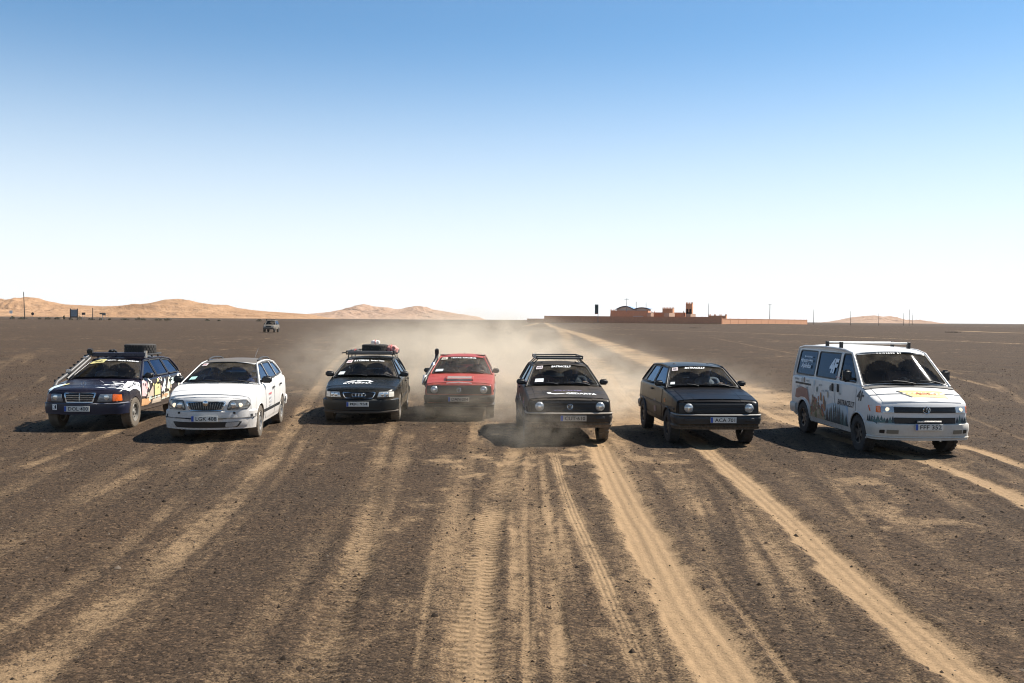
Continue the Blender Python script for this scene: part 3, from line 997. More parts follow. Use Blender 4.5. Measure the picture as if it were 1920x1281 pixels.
# wheel tracks: centre line on the ground (metres), width, sand amount, lug marks, long lines, rut depth
TRACKS = [
 ([(-7.33, 14.25), (-7.52, 16.12), (-7.79, 18.88), (-8.19, 21.83), (-8.48, 25.11)], 0.30, 0.54, 0, 0, 0.008),
 ([(-4.5, 7.2), (-4.96, 9.64), (-5.14, 10.89), (-5.38, 12.69), (-5.5, 14.44), (-5.57, 15.98)], 0.30, 0.46, 0, 0, 0.006),
 ([(-3.6, 6.0), (-3.7, 7.19), (-3.72, 8.25), (-3.81, 9.35), (-3.98, 10.93), (-4.18, 12.37), (-4.32, 13.79)], 0.26, 0.48, 0, 0, 0.006),
 ([(-3.1, 4.5), (-3.12, 6.18), (-3.13, 7.02), (-3.18, 8.03), (-3.24, 9.17), (-3.36, 10.82), (-3.54, 12.98), (-3.87, 15.9), (-4.35, 19.12), (-4.86, 22.7), (-6.7, 34.74), (-10.06, 58.68), (-14.03, 100.67), (-18.59, 216.68)], 0.48, 0.60, 0, 0.3, 0.014),
 ([(-1.15, 5.0), (-1.23, 6.22), (-1.3, 7.31), (-1.4, 8.49), (-1.53, 10.11), (-1.74, 12.13), (-1.99, 14.63), (-2.34, 18.43), (-2.72, 22.88), (-3.66, 35.13), (-5.95, 69.43)], 0.36, 0.52, 0.9, 0.15, 0.014),
 ([(-0.25, 5.0), (-0.25, 6.25), (-0.27, 7.1), (-0.28, 8.19), (-0.27, 9.69), (-0.23, 11.53), (-0.13, 14.0), (0.02, 16.44), (0.22, 19.45), (0.4, 23.78)], 0.38, 0.56, 1.0, 0, 0.016),
 ([(0.1, 5.0), (0.11, 6.25), (0.14, 8.54), (0.16, 10.68), (0.19, 13.36), (0.24, 16.45)], 0.08, 0.46, 0, 0, 0.006),
 ([(0.30, 5.0), (0.32, 6.26), (0.39, 8.54), (0.42, 10.69), (0.48, 14.27), (0.48, 17.13)], 0.14, 0.50, 0, 0, 0.004),
 ([(0.88, 5.0), (0.88, 6.27), (0.86, 7.64), (0.82, 9.3), (0.75, 11.9), (0.73, 14.77), (0.74, 17.86)], 0.20, 0.58, 0, 0.6, 0.007),
 ([(1.48, 4.8), (1.46, 6.29), (1.43, 7.26), (1.42, 8.41), (1.45, 10.22), (1.47, 12.27), (1.53, 14.82), (1.59, 17.19), (1.63, 20.0)], 0.50, 1.10, 0, 1.0, 0.026),
 ([(1.82, 5.0), (1.82, 6.29), (1.83, 7.15), (1.84, 8.26), (1.9, 10.0)], 0.11, 0.46, 0, 0, 0.010),
 ([(2.98, 5.0), (2.99, 6.32), (3.01, 7.3), (3.05, 8.54), (3.15, 10.04), (3.26, 11.84), (3.37, 14.18), (3.46, 16.64), (3.53, 19.24), (3.44, 22.78), (3.42, 28.84), (4.19, 43.34)], 0.46, 0.98, 0, 0.9, 0.024),
 ([(6.3, 10.0), (6.55, 12.15), (6.82, 13.9), (6.94, 15.54), (6.93, 16.72), (6.55, 19.02), (6.44, 23.02), (6.68, 28.24)], 0.42, 1.0, 0, 0.3, 0.012),
 ([(8.2, 13.0), (8.32, 15.45), (8.47, 17.48), (8.44, 18.66), (8.04, 21.99), (7.8, 28.0)], 0.34, 0.95, 0, 0.3, 0.012),
 ([(4.64, 349.59), (16.16, 520.0), (13.27, 310.55), (10.9, 156.63), (9.2, 95.4), (8.18, 60.95), (7.78, 43.89), (7.74, 34.31), (7.62, 27.79), (7.2, 23.08)], 2.7, 0.86, 0, 0.1, 0.02),
 ([(15.51, 363.06), (8.5, 160), (5.8, 108.25), (4.65, 61.91), (4.03, 39.39), (3.2, 27.02), (2.68, 21.58)], 2.0, 0.72, 0, 0.1, 0.015),
 ([(4.54, 213.01), (1.43, 106.58), (1.77, 65.96), (2.58, 47.86)], 1.2, 0.6, 0, 0, 0.01),
 ([(-249.18, 894.1), (-135.25, 630.8), (-62.06, 445.15), (-10.67, 330.62), (20.98, 280.11), (41.87, 229.98), (51.72, 178.81), (56.07, 141.45), (58.84, 114.39), (62, 90)], 1.5, 0.85, 0, 0, 0.01),
 ([(-235.58, 435.32), (-354.27, 787.11), (-600, 1300)], 3.0, 0.9, 0, 0, 0.01),
 ([(28.92, 145.93), (20.37, 70.35), (20.19, 50.87), (16.95, 33.59)], 0.4, 0.55, 0, 0, 0.01),
 ([(35.09, 148.87), (29.34, 85.54), (20.67, 45.88)], 0.4, 0.5, 0, 0, 0.01),
 ([(135, 300), (128.0, 262), (131, 240), (150, 225)], 4.5, 1.0, 0, 0, 0.01),
]

# many faint older tracks fanning the way the cars drive
_r = random.Random(77)
for _k in range(26):
    _x = -8.5 + 17.5 * (_k + _r.random()) / 26
    _y0 = _r.uniform(4.5, 9); _y1 = _r.uniform(15, 34)
    _s = 0.030 * _x + _r.uniform(-.012, .012)
    TRACKS.append(([(_x + _s * (y - 6) + 0.05 * math.sin(y * .35 + _k), y) for y in np.linspace(_y0, _y1, 7)], _r.uniform(.16, .42), _r.uniform(.30, .44), 0, 0, _r.uniform(.004, .010)))

def catmull(pts, n=6):
    P = np.array(pts, float); out = []
    for i in range(len(P) - 1):
        p0 = P[max(i - 1, 0)]; p1 = P[i]; p2 = P[i + 1]; p3 = P[min(i + 2, len(P) - 1)]
        for k in range(n):
            t = k / n
            out.append(0.5 * ((2 * p1) + (-p0 + p2) * t + (2 * p0 - 5 * p1 + 4 * p2 - p3) * t * t + (-p0 + 3 * p1 - 3 * p2 + p3) * t ** 3))
    out.append(P[-1]); return np.array(out)

def track_fields(x, y):
    """sand cover, rut depth, lug mask, line mask, along, across for points on the ground"""
    n = len(x)
    sand = np.zeros(n); rut = np.zeros(n); lug = np.zeros(n); lin = np.zeros(n); al = np.zeros(n); ac = np.zeros(n)
    best = np.full(n, -1e-6)
    for pts, w, amt, lg, ln, dep in TRACKS:
        C = catmull([(a * 1.043, b) for a, b in pts]); seg = 0.0
        big = max(w * 3, 0.6)
        m = np.where((x > C[:, 0].min() - big) & (x < C[:, 0].max() + big) & (y > C[:, 1].min() - big) & (y < C[:, 1].max() + big))[0]
        if len(m) == 0: continue
        X = x[m]; Y = y[m]
        bd = np.full(len(m), 1e9); ba = np.zeros(len(m)); bs = np.zeros(len(m))
        for i in range(len(C) - 1):
            a = C[i]; b = C[i + 1]; d = b - a; L = np.hypot(*d)
            if L < 1e-6: continue
            t = np.clip(((X - a[0]) * d[0] + (Y - a[1]) * d[1]) / (L * L), 0, 1)
            qx = X - a[0] - d[0] * t; qy = Y - a[1] - d[1] * t
            dd = np.hypot(qx, qy)
            k = dd < bd
            bd[k] = dd[k]; ba[k] = seg + t[k] * L; bs[k] = ((X[k] - a[0]) * d[1] - (Y[k] - a[1]) * d[0]) / L
            seg += L
        # ends fade out
        fade = sstep(0, 1.2, ba) * sstep(0, 1.2, seg - ba) if seg < 60 else np.ones(len(m))
        wob = w / 2 * (0.95 + 0.5 * (fbm(X * 3.0 + 9, Y * 2.4, 4, 0.65) - 0.5) * 2)
        wob = np.maximum(wob, w * 0.12)
        core = 1 - sstep(0.45, 1.30, bd / wob)
        halo = 1 - sstep(0.6, 2.6, bd / wob)
        brk = np.clip(0.25 + 1.35 * fbm(X * 0.9 + 21, Y * 0.7 + 3, 4, 0.6), 0.3, 1.15) if amt < 0.95 else np.clip(0.72 + 0.5 * fbm(X * 1.1, Y * 0.8, 3), 0.8, 1.15)
        val = amt * fade * (0.66 * core + 0.34 * halo) * brk
        sand[m] = np.maximum(sand[m], val)
        berm = np.exp(-((bd - w * 0.62) / (w * 0.16)) ** 2)
        rut[m] += fade * dep * (-core + 0.75 * berm)
        k = -(lg + ln) * core * fade < best[m]
        mk = m[k]
        best[mk] = (-(lg + ln) * core * fade)[k]; al[mk] = ba[k]; ac[mk] = bs[k] / (w / 2)
        lug[mk] = (lg * core * fade)[k]; lin[mk] = (ln * core * fade)[k]
    return sand, rut, lug, lin, al, ac

def ground_fields(x, y):
    d = np.hypot(x, y)
    sand, rut, lug, lin, al, ac = track_fields(x, y)
    # wind-blown sand in patches and streaks between the tracks
    p = fbm(x * 0.8 + 3, y * 0.42 + 8, 4, 0.6); q = fbm(x * 3.4, y * 2.6 + 40, 4, 0.6)
    patch = sstep(0.50, 0.74, 0.48 * p + 0.52 * q + 0.02) * 0.56
    wide = sstep(0.42, 0.65, fbm(x * 0.06 + 50, y * 0.06, 3))
    patch = patch * (0.45 + 0.65 * wide)
    fan = x / np.maximum(y + 10.0, 4.0) * 22.0                     # old tyre marks run the way the cars drive
    st = fbm(fan * 1.9 + 5, y * 0.10, 4, 0.6); st2 = fbm(fan * 6.0 + 30, y * 0.16 + 4, 3, 0.6)
    streak = sstep(0.50, 0.74, 0.6 * st + 0.4 * st2) * (1 - sstep(45, 90, d)) * 0.55 * (0.5 + 0.9 * q)
    film = 0.20 * np.exp(-((x - 0.5) / 2.1) ** 2) * (1 - sstep(26, 60, d))
    sand = np.maximum(np.maximum(sand, patch), streak) + film + 0.10 + 0.16 * (fbm(x * 0.2, y * 0.2 + 9, 3) - 0.5)
    near = 1 - sstep(40, 90, d)
    bump = ((fbm(x * 3.1, y * 3.1, 3) - 0.5) * 0.014 + (fbm(x * 0.5, y * 0.5, 2) - 0.5) * 0.03) * near
    z = land(x, y) + rut + bump - 0.004
    return z, np.clip(sand, 0, 1.3), lug, lin, al, ac

def build_ground():
    rows = [-400, -150, -60, -25, -10, -3, 0.5, 2.0]
    d = 3.0
    while d < 70: rows.append(d); d *= 1.0056
    while d < 700: rows.append(d); d *= 1.012
    while d < 14000: rows.append(d); d *= 1.10
    rows = np.array(rows)
    k = 760
    c = np.linspace(-1, 1, k)
    outer = np.array([1.02, 1.05, 1.1, 1.2, 1.35, 1.6])
    cols = np.concatenate([-outer[::-1], c, outer])
    half = np.where(rows > 3, rows * 0.64 + 1.2, 4.0)
    X = half[:, None] * cols[None, :]
    ext = np.maximum(np.abs(cols) - 1, 0)
    X = X + np.sign(cols)[None, :] * (ext / 0.6)[None, :] * 160.0
    Y = np.repeat(rows[:, None], len(cols), 1)
    x = X.ravel(); y = Y.ravel()
    z, sand, lug, lin, al, ac = ground_fields(x, y)
    nr, nc = X.shape
    i = np.arange(nr - 1)[:, None] * nc + np.arange(nc - 1)[None, :]
    q = np.stack([i, i + 1, i + nc + 1, i + nc], -1).reshape(-1, 4)
    me = bpy.data.meshes.new('ground')
    me.vertices.add(len(x)); me.vertices.foreach_set('co', np.stack([x, y, z], 1).ravel().astype(np.float32))
    me.loops.add(len(q) * 4); me.loops.foreach_set('vertex_index', q.ravel().astype(np.int32))
    me.polygons.add(len(q)); me.polygons.foreach_set('loop_start', (np.arange(len(q)) * 4).astype(np.int32)); me.polygons.foreach_set('loop_total', np.full(len(q), 4, np.int32))
    me.polygons.foreach_set('use_smooth', np.ones(len(q), bool))
    me.update()
    for nm, arr in (('sand', sand), ('lug', lug), ('lines', lin), ('along', al), ('across', ac)):
        a = me.attributes.new(nm, 'FLOAT', 'POINT'); a.data.foreach_set('value', arr.astype(np.float32))
    o = bpy.data.objects.new('ground', me); link(o)
    tag(o, kind='structure')
    return o

def ground_mat():
    m, nt, out = new_mat('desert_ground'); L = nt.links.new
    p = N(nt, 'ShaderNodeBsdfPrincipled'); p.inputs['Roughness'].default_value = 0.95; p.inputs['Specular IOR Level'].default_value = 0.15
    geo = N(nt, 'ShaderNodeNewGeometry')
    att = {k: N(nt, 'ShaderNodeAttribute', attribute_name=k) for k in ('sand', 'lug', 'lines', 'along', 'across')}
    def noise(sc, det, ro=0.55):
        n = N(nt, 'ShaderNodeTexNoise'); n.inputs['Scale'].default_value = sc; n.inputs['Detail'].default_value = det; n.inputs['Roughness'].default_value = ro
        L(geo.outputs['Position'], n.inputs['Vector']); return n
    def math_(op, a, b=None, c=None, clamp=False):
        n = N(nt, 'ShaderNodeMath', operation=op, use_clamp=clamp)
        for i, v in enumerate((a, b, c)):
            if v is None: continue
            if isinstance(v, (int, float)): n.inputs[i].default_value = v
            else: L(v, n.inputs[i])
        return n.outputs[0]
    nA = noise(9, 6, 0.65); nB = noise(55, 4, 0.6); nC = noise(0.35, 4); nD = noise(170, 3, 0.7)
    # sand edge broken up by noise at hand and pebble size
    f = math_('ADD', att['sand'].outputs['Fac'], math_('MULTIPLY_ADD', nA.outputs['Fac'], 1.3, -0.68))
    f = math_('ADD', f, math_('MULTIPLY_ADD', nB.outputs['Fac'], 1.9, -0.95))
    ss = N(nt, 'ShaderNodeMapRange', interpolation_type='SMOOTHSTEP'); ss.inputs['From Min'].default_value = 0.22; ss.inputs['From Max'].default_value = 0.95; L(f, ss.inputs['Value'])
    lvl = N(nt, 'ShaderNodeMapRange', clamp=True); lvl.inputs['From Min'].default_value = 0.1; lvl.inputs['From Max'].default_value = 1.0; lvl.inputs['To Min'].default_value = 0.24; lvl.inputs['To Max'].default_value = 1.0
    L(att['sand'].outputs['Fac'], lvl.inputs['Value'])
    sand_f0 = math_('MULTIPLY', ss.outputs[0], lvl.outputs[0])
    # pebbles, some of them lying bare on the sand
    vo = N(nt, 'ShaderNodeTexVoronoi', feature='F1'); vo.inputs['Scale'].default_value = 42; L(geo.outputs['Position'], vo.inputs['Vector'])
    gr = N(nt, 'ShaderNodeValToRGB'); e = gr.color_ramp.elements
    e[0].position = 0.0; e[0].color = (0.0169, 0.0113, 0.0070, 1); e[1].position = 1.0; e[1].color = (0.1499, 0.0990, 0.0587, 1)
    k = e.new(0.45); k.color = (0.0533, 0.0353, 0.0215, 1); k = e.new(0.8); k.color = (0.0740, 0.0485, 0.0294, 1)
    sep = N(nt, 'ShaderNodeSeparateColor'); L(vo.outputs['Color'], sep.inputs[0])
    L(math_('MULTIPLY_ADD', nD.outputs['Fac'], 0.4, math_('MULTIPLY_ADD', sep.outputs[0], 0.85, -0.08)), gr.inputs[0])
    bare = math_('GREATER_THAN', sep.outputs[2], 0.80)
    sand_f = math_('MULTIPLY', sand_f0, math_('SUBTRACT', 1.0, math_('MULTIPLY', bare, math_('SUBTRACT', 0.62, math_('MULTIPLY', lvl.outputs[0], 0.5)))))
    sr = N(nt, 'ShaderNodeValToRGB'); e = sr.color_ramp.elements
    e[0].position = 0.25; e[0].color = (0.2236, 0.1470, 0.0791, 1); e[1].position = 0.8; e[1].color = (0.3484, 0.2332, 0.1290, 1)
    L(math_('MULTIPLY_ADD', nB.outputs['Fac'], 0.5, math_('MULTIPLY', nA.outputs['Fac'], 0.5)), sr.inputs[0])
    # broad tint of the gravel
    tint = N(nt, 'ShaderNodeMix', data_type='RGBA', blend_type='MULTIPLY'); tint.inputs['Factor'].default_value = 1.0
    tr = N(nt, 'ShaderNodeValToRGB'); e = tr.color_ramp.elements; e[0].position = 0.3; e[0].color = (0.74, 0.75, 0.77, 1); e[1].position = 0.7; e[1].color = (1.0, 0.95, 0.90, 1)
    L(nC.outputs['Fac'], tr.inputs[0]); L(gr.outputs[0], tint.inputs['A']); L(tr.outputs[0], tint.inputs['B'])
    mx = N(nt, 'ShaderNodeMix', data_type='RGBA'); L(sand_f, mx.inputs['Factor']); L(tint.outputs['Result'], mx.inputs['A']); L(sr.outputs[0], mx.inputs['B'])
    L(mx.outputs['Result'], p.inputs['Base Color'])
    # relief: pebbles, sand ripples, tyre lugs, long rut lines
    ph = math_('MULTIPLY', math_('SUBTRACT', 1.0, vo.outputs['Distance']), math_('SUBTRACT', 1.0, math_('MULTIPLY', sand_f, 0.75)))
    vo2 = N(nt, 'ShaderNodeTexVoronoi', feature='F1'); vo2.inputs['Scale'].default_value = 15; L(geo.outputs['Position'], vo2.inputs['Vector'])
    sep2 = N(nt, 'ShaderNodeSeparateColor'); L(vo2.outputs['Color'], sep2.inputs[0])
    big = math_('MULTIPLY', math_('SUBTRACT', 1.0, math_('MULTIPLY', vo2.outputs['Distance'], 1.6)), math_('GREATER_THAN', sep2.outputs[1], 0.72))
    big = math_('MULTIPLY', math_('MAXIMUM', big, 0.0), math_('SUBTRACT', 1.0, math_('MULTIPLY', sand_f, 0.8)))
    h = math_('MULTIPLY', ph, math_('MULTIPLY', sep.outputs[1], 0.016))
    h = math_('ADD', h, math_('MULTIPLY', big, 0.020))
    h = math_('ADD', h, math_('MULTIPLY', nD.outputs['Fac'], 0.006))
    h = math_('ADD', h, math_('MULTIPLY', nB.outputs['Fac'], 0.010))
    aw = math_('ADD', att['along'].outputs['Fac'], math_('MULTIPLY', nA.outputs['Fac'], 0.05))
    asym = math_('ADD', math_('MULTIPLY', aw, 58.0), math_('MULTIPLY', math_('SIGN', att['across'].outputs['Fac']), 1.4))
    lugw = math_('SINE', asym)
    side = math_('SMOOTH_MIN', math_('ABSOLUTE', att['across'].outputs['Fac']), 1.0, 0.1)
    sidem = N(nt, 'ShaderNodeMapRange', interpolation_type='SMOOTHSTEP'); sidem.inputs['From Min'].default_value = 0.12; sidem.inputs['From Max'].default_value = 0.35; L(side, sidem.inputs['Value'])
    h = math_('ADD', h, math_('MULTIPLY', math_('MULTIPLY', lugw, math_('MULTIPLY', sidem.outputs[0], math_('MULTIPLY', att['lug'].outputs['Fac'], nA.outputs['Fac']))), 0.030))
    lw = math_('SINE', math_('MULTIPLY', math_('ADD', att['across'].outputs['Fac'], math_('MULTIPLY', nC.outputs['Fac'], 0.5)), 13.0))
    h = math_('ADD', h, math_('MULTIPLY', math_('MULTIPLY', lw, att['lines'].outputs['Fac']), math_('MULTIPLY', nA.outputs['Fac'], 0.009)))
    b = N(nt, 'ShaderNodeBump'); b.inputs['Strength'].default_value = 1.0; b.inputs['Distance'].default_value = 1.0
    L(h, b.inputs['Height']); L(b.outputs[0], p.inputs['Normal'])
    L(p.outputs[0], out.inputs['Surface'])
    return m
G = build_ground()
G.data.materials.append(ground_mat())

def stone_mat(name, lo, hi):
    m, nt, out = new_mat(name); L = nt.links.new
    p = N(nt, 'ShaderNodeBsdfPrincipled'); p.inputs['Roughness'].default_value = 1.0; p.inputs['Specular IOR Level'].default_value = 0.1
    g = N(nt, 'ShaderNodeNewGeometry'); r = N(nt, 'ShaderNodeValToRGB'); e = r.color_ramp.elements
    e[0].color = (*lo, 1); e[0].position = 0.1; e[1].color = (*hi, 1); e[1].position = 0.93
    q = e.new(0.985); q.color = (0.12, 0.095, 0.072, 1)
    L(g.outputs['Random Per Island'], r.inputs[0]); L(r.outputs[0], p.inputs['Base Color']); L(p.outputs[0], out.inputs['Surface'])
    return m

def build_gravel():
    n = 80000
    r = np.random.default_rng(5)
    d = np.exp(r.uniform(np.log(5.2), np.log(60), n * 2))
    x = r.uniform(-1, 1, n * 2) * (0.60 * d + 1); y = d
    z, sand, lug, lin, al, ac = ground_fields(x, y)
    keep = r.random(n * 2) > np.clip(sand * 1.05 - 0.1, 0, 0.93)
    clump = fbm(x * 0.8 + 70, y * 0.8, 3) + 0.25 * r.random(n * 2) > 0.48
    k = np.where(keep & clump)[0][:n]
    x, y, z = x[k], y[k], z[k]; n = len(k)
    size = np.exp(r.normal(np.log(0.0072), 0.52, n)) * np.clip((y / 9) ** 0.55, 0.85, 2.2)
    size = np.clip(size * 0.85, 0.004, 0.034)
    base = np.array([(1, 0, 0), (0.25, 0.95, 0), (-0.85, 0.5, 0), (-0.7, -0.7, 0), (0.35, -0.9, 0), (0.1, 0.05, 1.0), (0.45, 0.1, 0.75)])
    F = np.array([(0, 1, 6), (1, 5, 6), (1, 2, 5), (2, 3, 5), (3, 4, 5), (4, 6, 5), (4, 0, 6)])
    nb = len(base)
    an = r.uniform(0, 2 * np.pi, n); ca, sa = np.cos(an), np.sin(an)
    P = base[None] * (1 + r.uniform(-0.3, 0.3, (n, nb, 3)))
    sc = np.stack([r.uniform(0.8, 1.5, n), r.uniform(0.7, 1.1, n), r.uniform(0.5, 1.0, n)], 1) * size[:, None]
    P = P * sc[:, None, :]
    Q = P.copy()
    Q[..., 0] = P[..., 0] * ca[:, None] - P[..., 1] * sa[:, None]; Q[..., 1] = P[..., 0] * sa[:, None] + P[..., 1] * ca[:, None]
    Q += np.stack([x, y, z - 0.001], 1)[:, None, :]
    V = Q.reshape(-1, 3); T = (F[None] + (np.arange(n) * nb)[:, None, None]).reshape(-1, 3)
    me = bpy.data.meshes.new('gravel')
    me.vertices.add(len(V)); me.vertices.foreach_set('co', V.ravel().astype(np.float32))
    me.loops.add(len(T) * 3); me.loops.foreach_set('vertex_index', T.ravel().astype(np.int32))
    me.polygons.add(len(T)); me.polygons.foreach_set('loop_start', (np.arange(len(T)) * 3).astype(np.int32)); me.polygons.foreach_set('loop_total', np.full(len(T), 3, np.int32))
    me.update()
    me.materials.append(stone_mat('pebbles', (0.0151, 0.0109, 0.0078), (0.0582, 0.0412, 0.0290)))
    o = bpy.data.objects.new('gravel', me); link(o)
    tag(o, 'loose dark pebbles scattered over the desert plain', 'gravel', kind='stuff')
build_gravel()

# ------------------------------------------------------------------ dunes on the horizon
def dune_mat(name, a, b):
    m, nt, out = new_mat(name); L = nt.links.new
    p = N(nt, 'ShaderNodeBsdfPrincipled'); p.inputs['Roughness'].default_value = 1.0; p.inputs['Specular IOR Level'].default_value = 0.05
    g = N(nt, 'ShaderNodeNewGeometry'); n = N(nt, 'ShaderNodeTexNoise'); n.inputs['Scale'].default_value = 0.012; n.inputs['Detail'].default_value = 8; n.inputs['Roughness'].default_value = 0.65
    L(g.outputs['Position'], n.inputs['Vector'])
    r = N(nt, 'ShaderNodeValToRGB'); e = r.color_ramp.elements; e[0].color = (*a, 1); e[0].position = 0.32; e[1].color = (*b, 1); e[1].position = 0.66
    L(n.outputs['Fac'], r.inputs[0]); L(r.outputs[0], p.inputs['Base Color']); L(p.outputs[0], out.inputs['Surface'])
    n2 = N(nt, 'ShaderNodeTexNoise'); n2.inputs['Scale'].default_value = 0.035; n2.inputs['Detail'].default_value = 6; L(g.outputs['Position'], n2.inputs['Vector'])
    bp = N(nt, 'ShaderNodeBump'); bp.inputs['Strength'].default_value = 0.8; bp.inputs['Distance'].default_value = 14.0; L(n2.outputs['Fac'], bp.inputs['Height']); L(bp.outputs[0], p.inputs['Normal'])
    return m
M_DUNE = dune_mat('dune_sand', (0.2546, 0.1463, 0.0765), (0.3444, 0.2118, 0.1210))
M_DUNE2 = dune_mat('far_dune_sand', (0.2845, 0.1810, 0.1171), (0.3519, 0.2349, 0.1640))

def dune_range(name, prof, Y, depth, mat, seed, k=1.0, base=0.0):
    """prof: (x, crest height) across the view at distance Y; ridges and slip faces from noise"""
    nx, ny = 560, 150
    x = np.linspace(prof[0][0], prof[-1][0], nx); v = np.linspace(0, 1, ny)
    X, Vv = np.meshgrid(x, v); Yy = Y + Vv * depth
    env = np.interp(X, [p[0] for p in prof], [p[1] for p in prof])
    sx = 1 / (depth * 0.30)
    wx = X * sx + 3.0 * fbm(X * sx * 0.5 + seed, Yy * sx * 0.5, 2); wy = Yy * sx * 1.3 + 2.0 * fbm(X * sx * 0.6, Yy * sx * 0.6 + seed, 2)
    r1 = 1 - np.abs(2 * fbm(wx + seed, wy, 2) - 1) * 1.7
    r2 = 1 - np.abs(2 * fbm(wx * 2.3 + 11 + seed, wy * 2.3, 2) - 1) * 1.5
    r3 = 1 - np.abs(2 * fbm(wx * 6 + 31 + seed, wy * 5, 2) - 1) * 1.4
    r4 = 1 - np.abs(2 * fbm(wx * 13 + 61 + seed, wy * 9, 2) - 1) * 1.4
    rid = 0.42 * r1 + 0.30 * r2 + 0.22 * r3 + 0.08 * r4
    pv = np.clip(np.sin(np.pi * np.clip(Vv * 1.15, 0, 1)) , 0, 1) ** 0.9
    crest = np.exp(-((Vv - 0.55) / 0.13) ** 2)
    H = env * (crest * (0.90 + 0.12 * r3 + 0.05 * r4) + (1 - crest) * 0.86 * pv * np.clip(-0.05 + 1.1 * rid, 0, 1.1))
    H = H * sstep(0, 0.05, (X - prof[0][0]) / (prof[-1][0] - prof[0][0])) * sstep(0, 0.05, (prof[-1][0] - X) / (prof[-1][0] - prof[0][0]))
    H += base - 0.5
    V = np.stack([X, Yy * FAR, H], -1).reshape(-1, 3)
    i = np.arange(ny - 1)[:, None] * nx + np.arange(nx - 1)[None, :]
    q = np.stack([i, i + 1, i + nx + 1, i + nx], -1).reshape(-1, 4)
    o = mesh(name, V.tolist(), q.tolist(), mat, None, 180, False)
    tag(o, kind='structure')
    return o
DUNE_L = [(-2485, 25.9), (-2036, 44.5), (-1662, 40.2), (-1438, 48.0), (-1420, 45.2), (-1400, 46.8), (-1370, 53.0), (-1348, 51.7), (-1325, 45.9), (-1295, 40.2), (-1258, 34.5), (-1213, 31.9), (-1153, 29.4), (-1093, 30.7), (-1041, 34.8), (-1004, 41.1), (-974, 48.9), (-944, 50.6), (-914, 49.3), (-884, 42.1), (-839, 38.0), (-801, 36.8), (-772, 28.1), (-719, 22.5), (-659, 18.5), (-599, 14.6), (-539, 10.6), (-480, 6.6)]
DUNE_C = [(-1141, 13.2), (-1006, 25.2), (-924, 34.0), (-857, 48.2), (-802, 64.9), (-756, 73.4), (-707, 63.0), (-639, 58.1), (-585, 47.7), (-531, 59.0), (-477, 67.6), (-449, 65.1), (-403, 49.2), (-300, 33.8), (-205, 21.0), (-123, 8.1)]
DUNE_R = [(1866, 2), (1929, 13.6), (2007, 33.1), (2076, 39.9), (2126, 43.5), (2180, 37.7), (2233, 41.2), (2274, 25.9), (2315, 4.3)]
DUNE_P = [(-5873, 52.3), (-4354, 80.1), (-4000, 93.1), (-3747, 100.3), (-3545, 104.5), (-3241, 99.4), (-2735, 78.3)]
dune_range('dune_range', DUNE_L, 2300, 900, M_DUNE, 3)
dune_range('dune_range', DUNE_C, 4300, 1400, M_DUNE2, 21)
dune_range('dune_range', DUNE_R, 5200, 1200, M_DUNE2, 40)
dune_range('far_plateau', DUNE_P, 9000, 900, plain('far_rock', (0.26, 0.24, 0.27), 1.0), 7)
# ------------------------------------------------------------------ far things: walled compound, poles, signs, shrubs
M_ADOBE = plain('adobe_brown', (0.60, 0.28, 0.155), 0.95, var=0.18, scale=0.8)
M_ADOBE_O = plain('adobe_orange', (0.56, 0.28, 0.155), 0.95, var=0.15, scale=0.8)
M_ADOBE_P = plain('plaster_peach', (0.50, 0.325, 0.225), 0.95, var=0.08, scale=0.9)
M_OPEN = plain('dark_opening', (0.02, 0.015, 0.012), 0.9)
M_BLUE = plain('blue_roofing', (0.16, 0.27, 0.42), 0.5, var=0.1, scale=1.0)
M_NAVY = plain('navy_fascia', (0.02, 0.03, 0.06), 0.5)
M_POLE = plain('weathered_pole', (0.11, 0.085, 0.065), 0.9, var=0.3, scale=6)
M_GREYM = plain('grey_metal', (0.25, 0.26, 0.27), 0.6, 0.3)

_before = set(bpy.data.objects)
def gz(x, y): return float(land(np.array([x]), np.array([y * FAR]))[0])

def horns(g, c0, c1, z, n, s=0.55, h=0.9):
    for k in range(n):
        t = k / max(n - 1, 1)
        x = c0[0] + (c1[0] - c0[0]) * t; y = c0[1] + (c1[1] - c0[1]) * t
        g.box((x, y, z + h / 2), (s, s, h), None, 0.35)

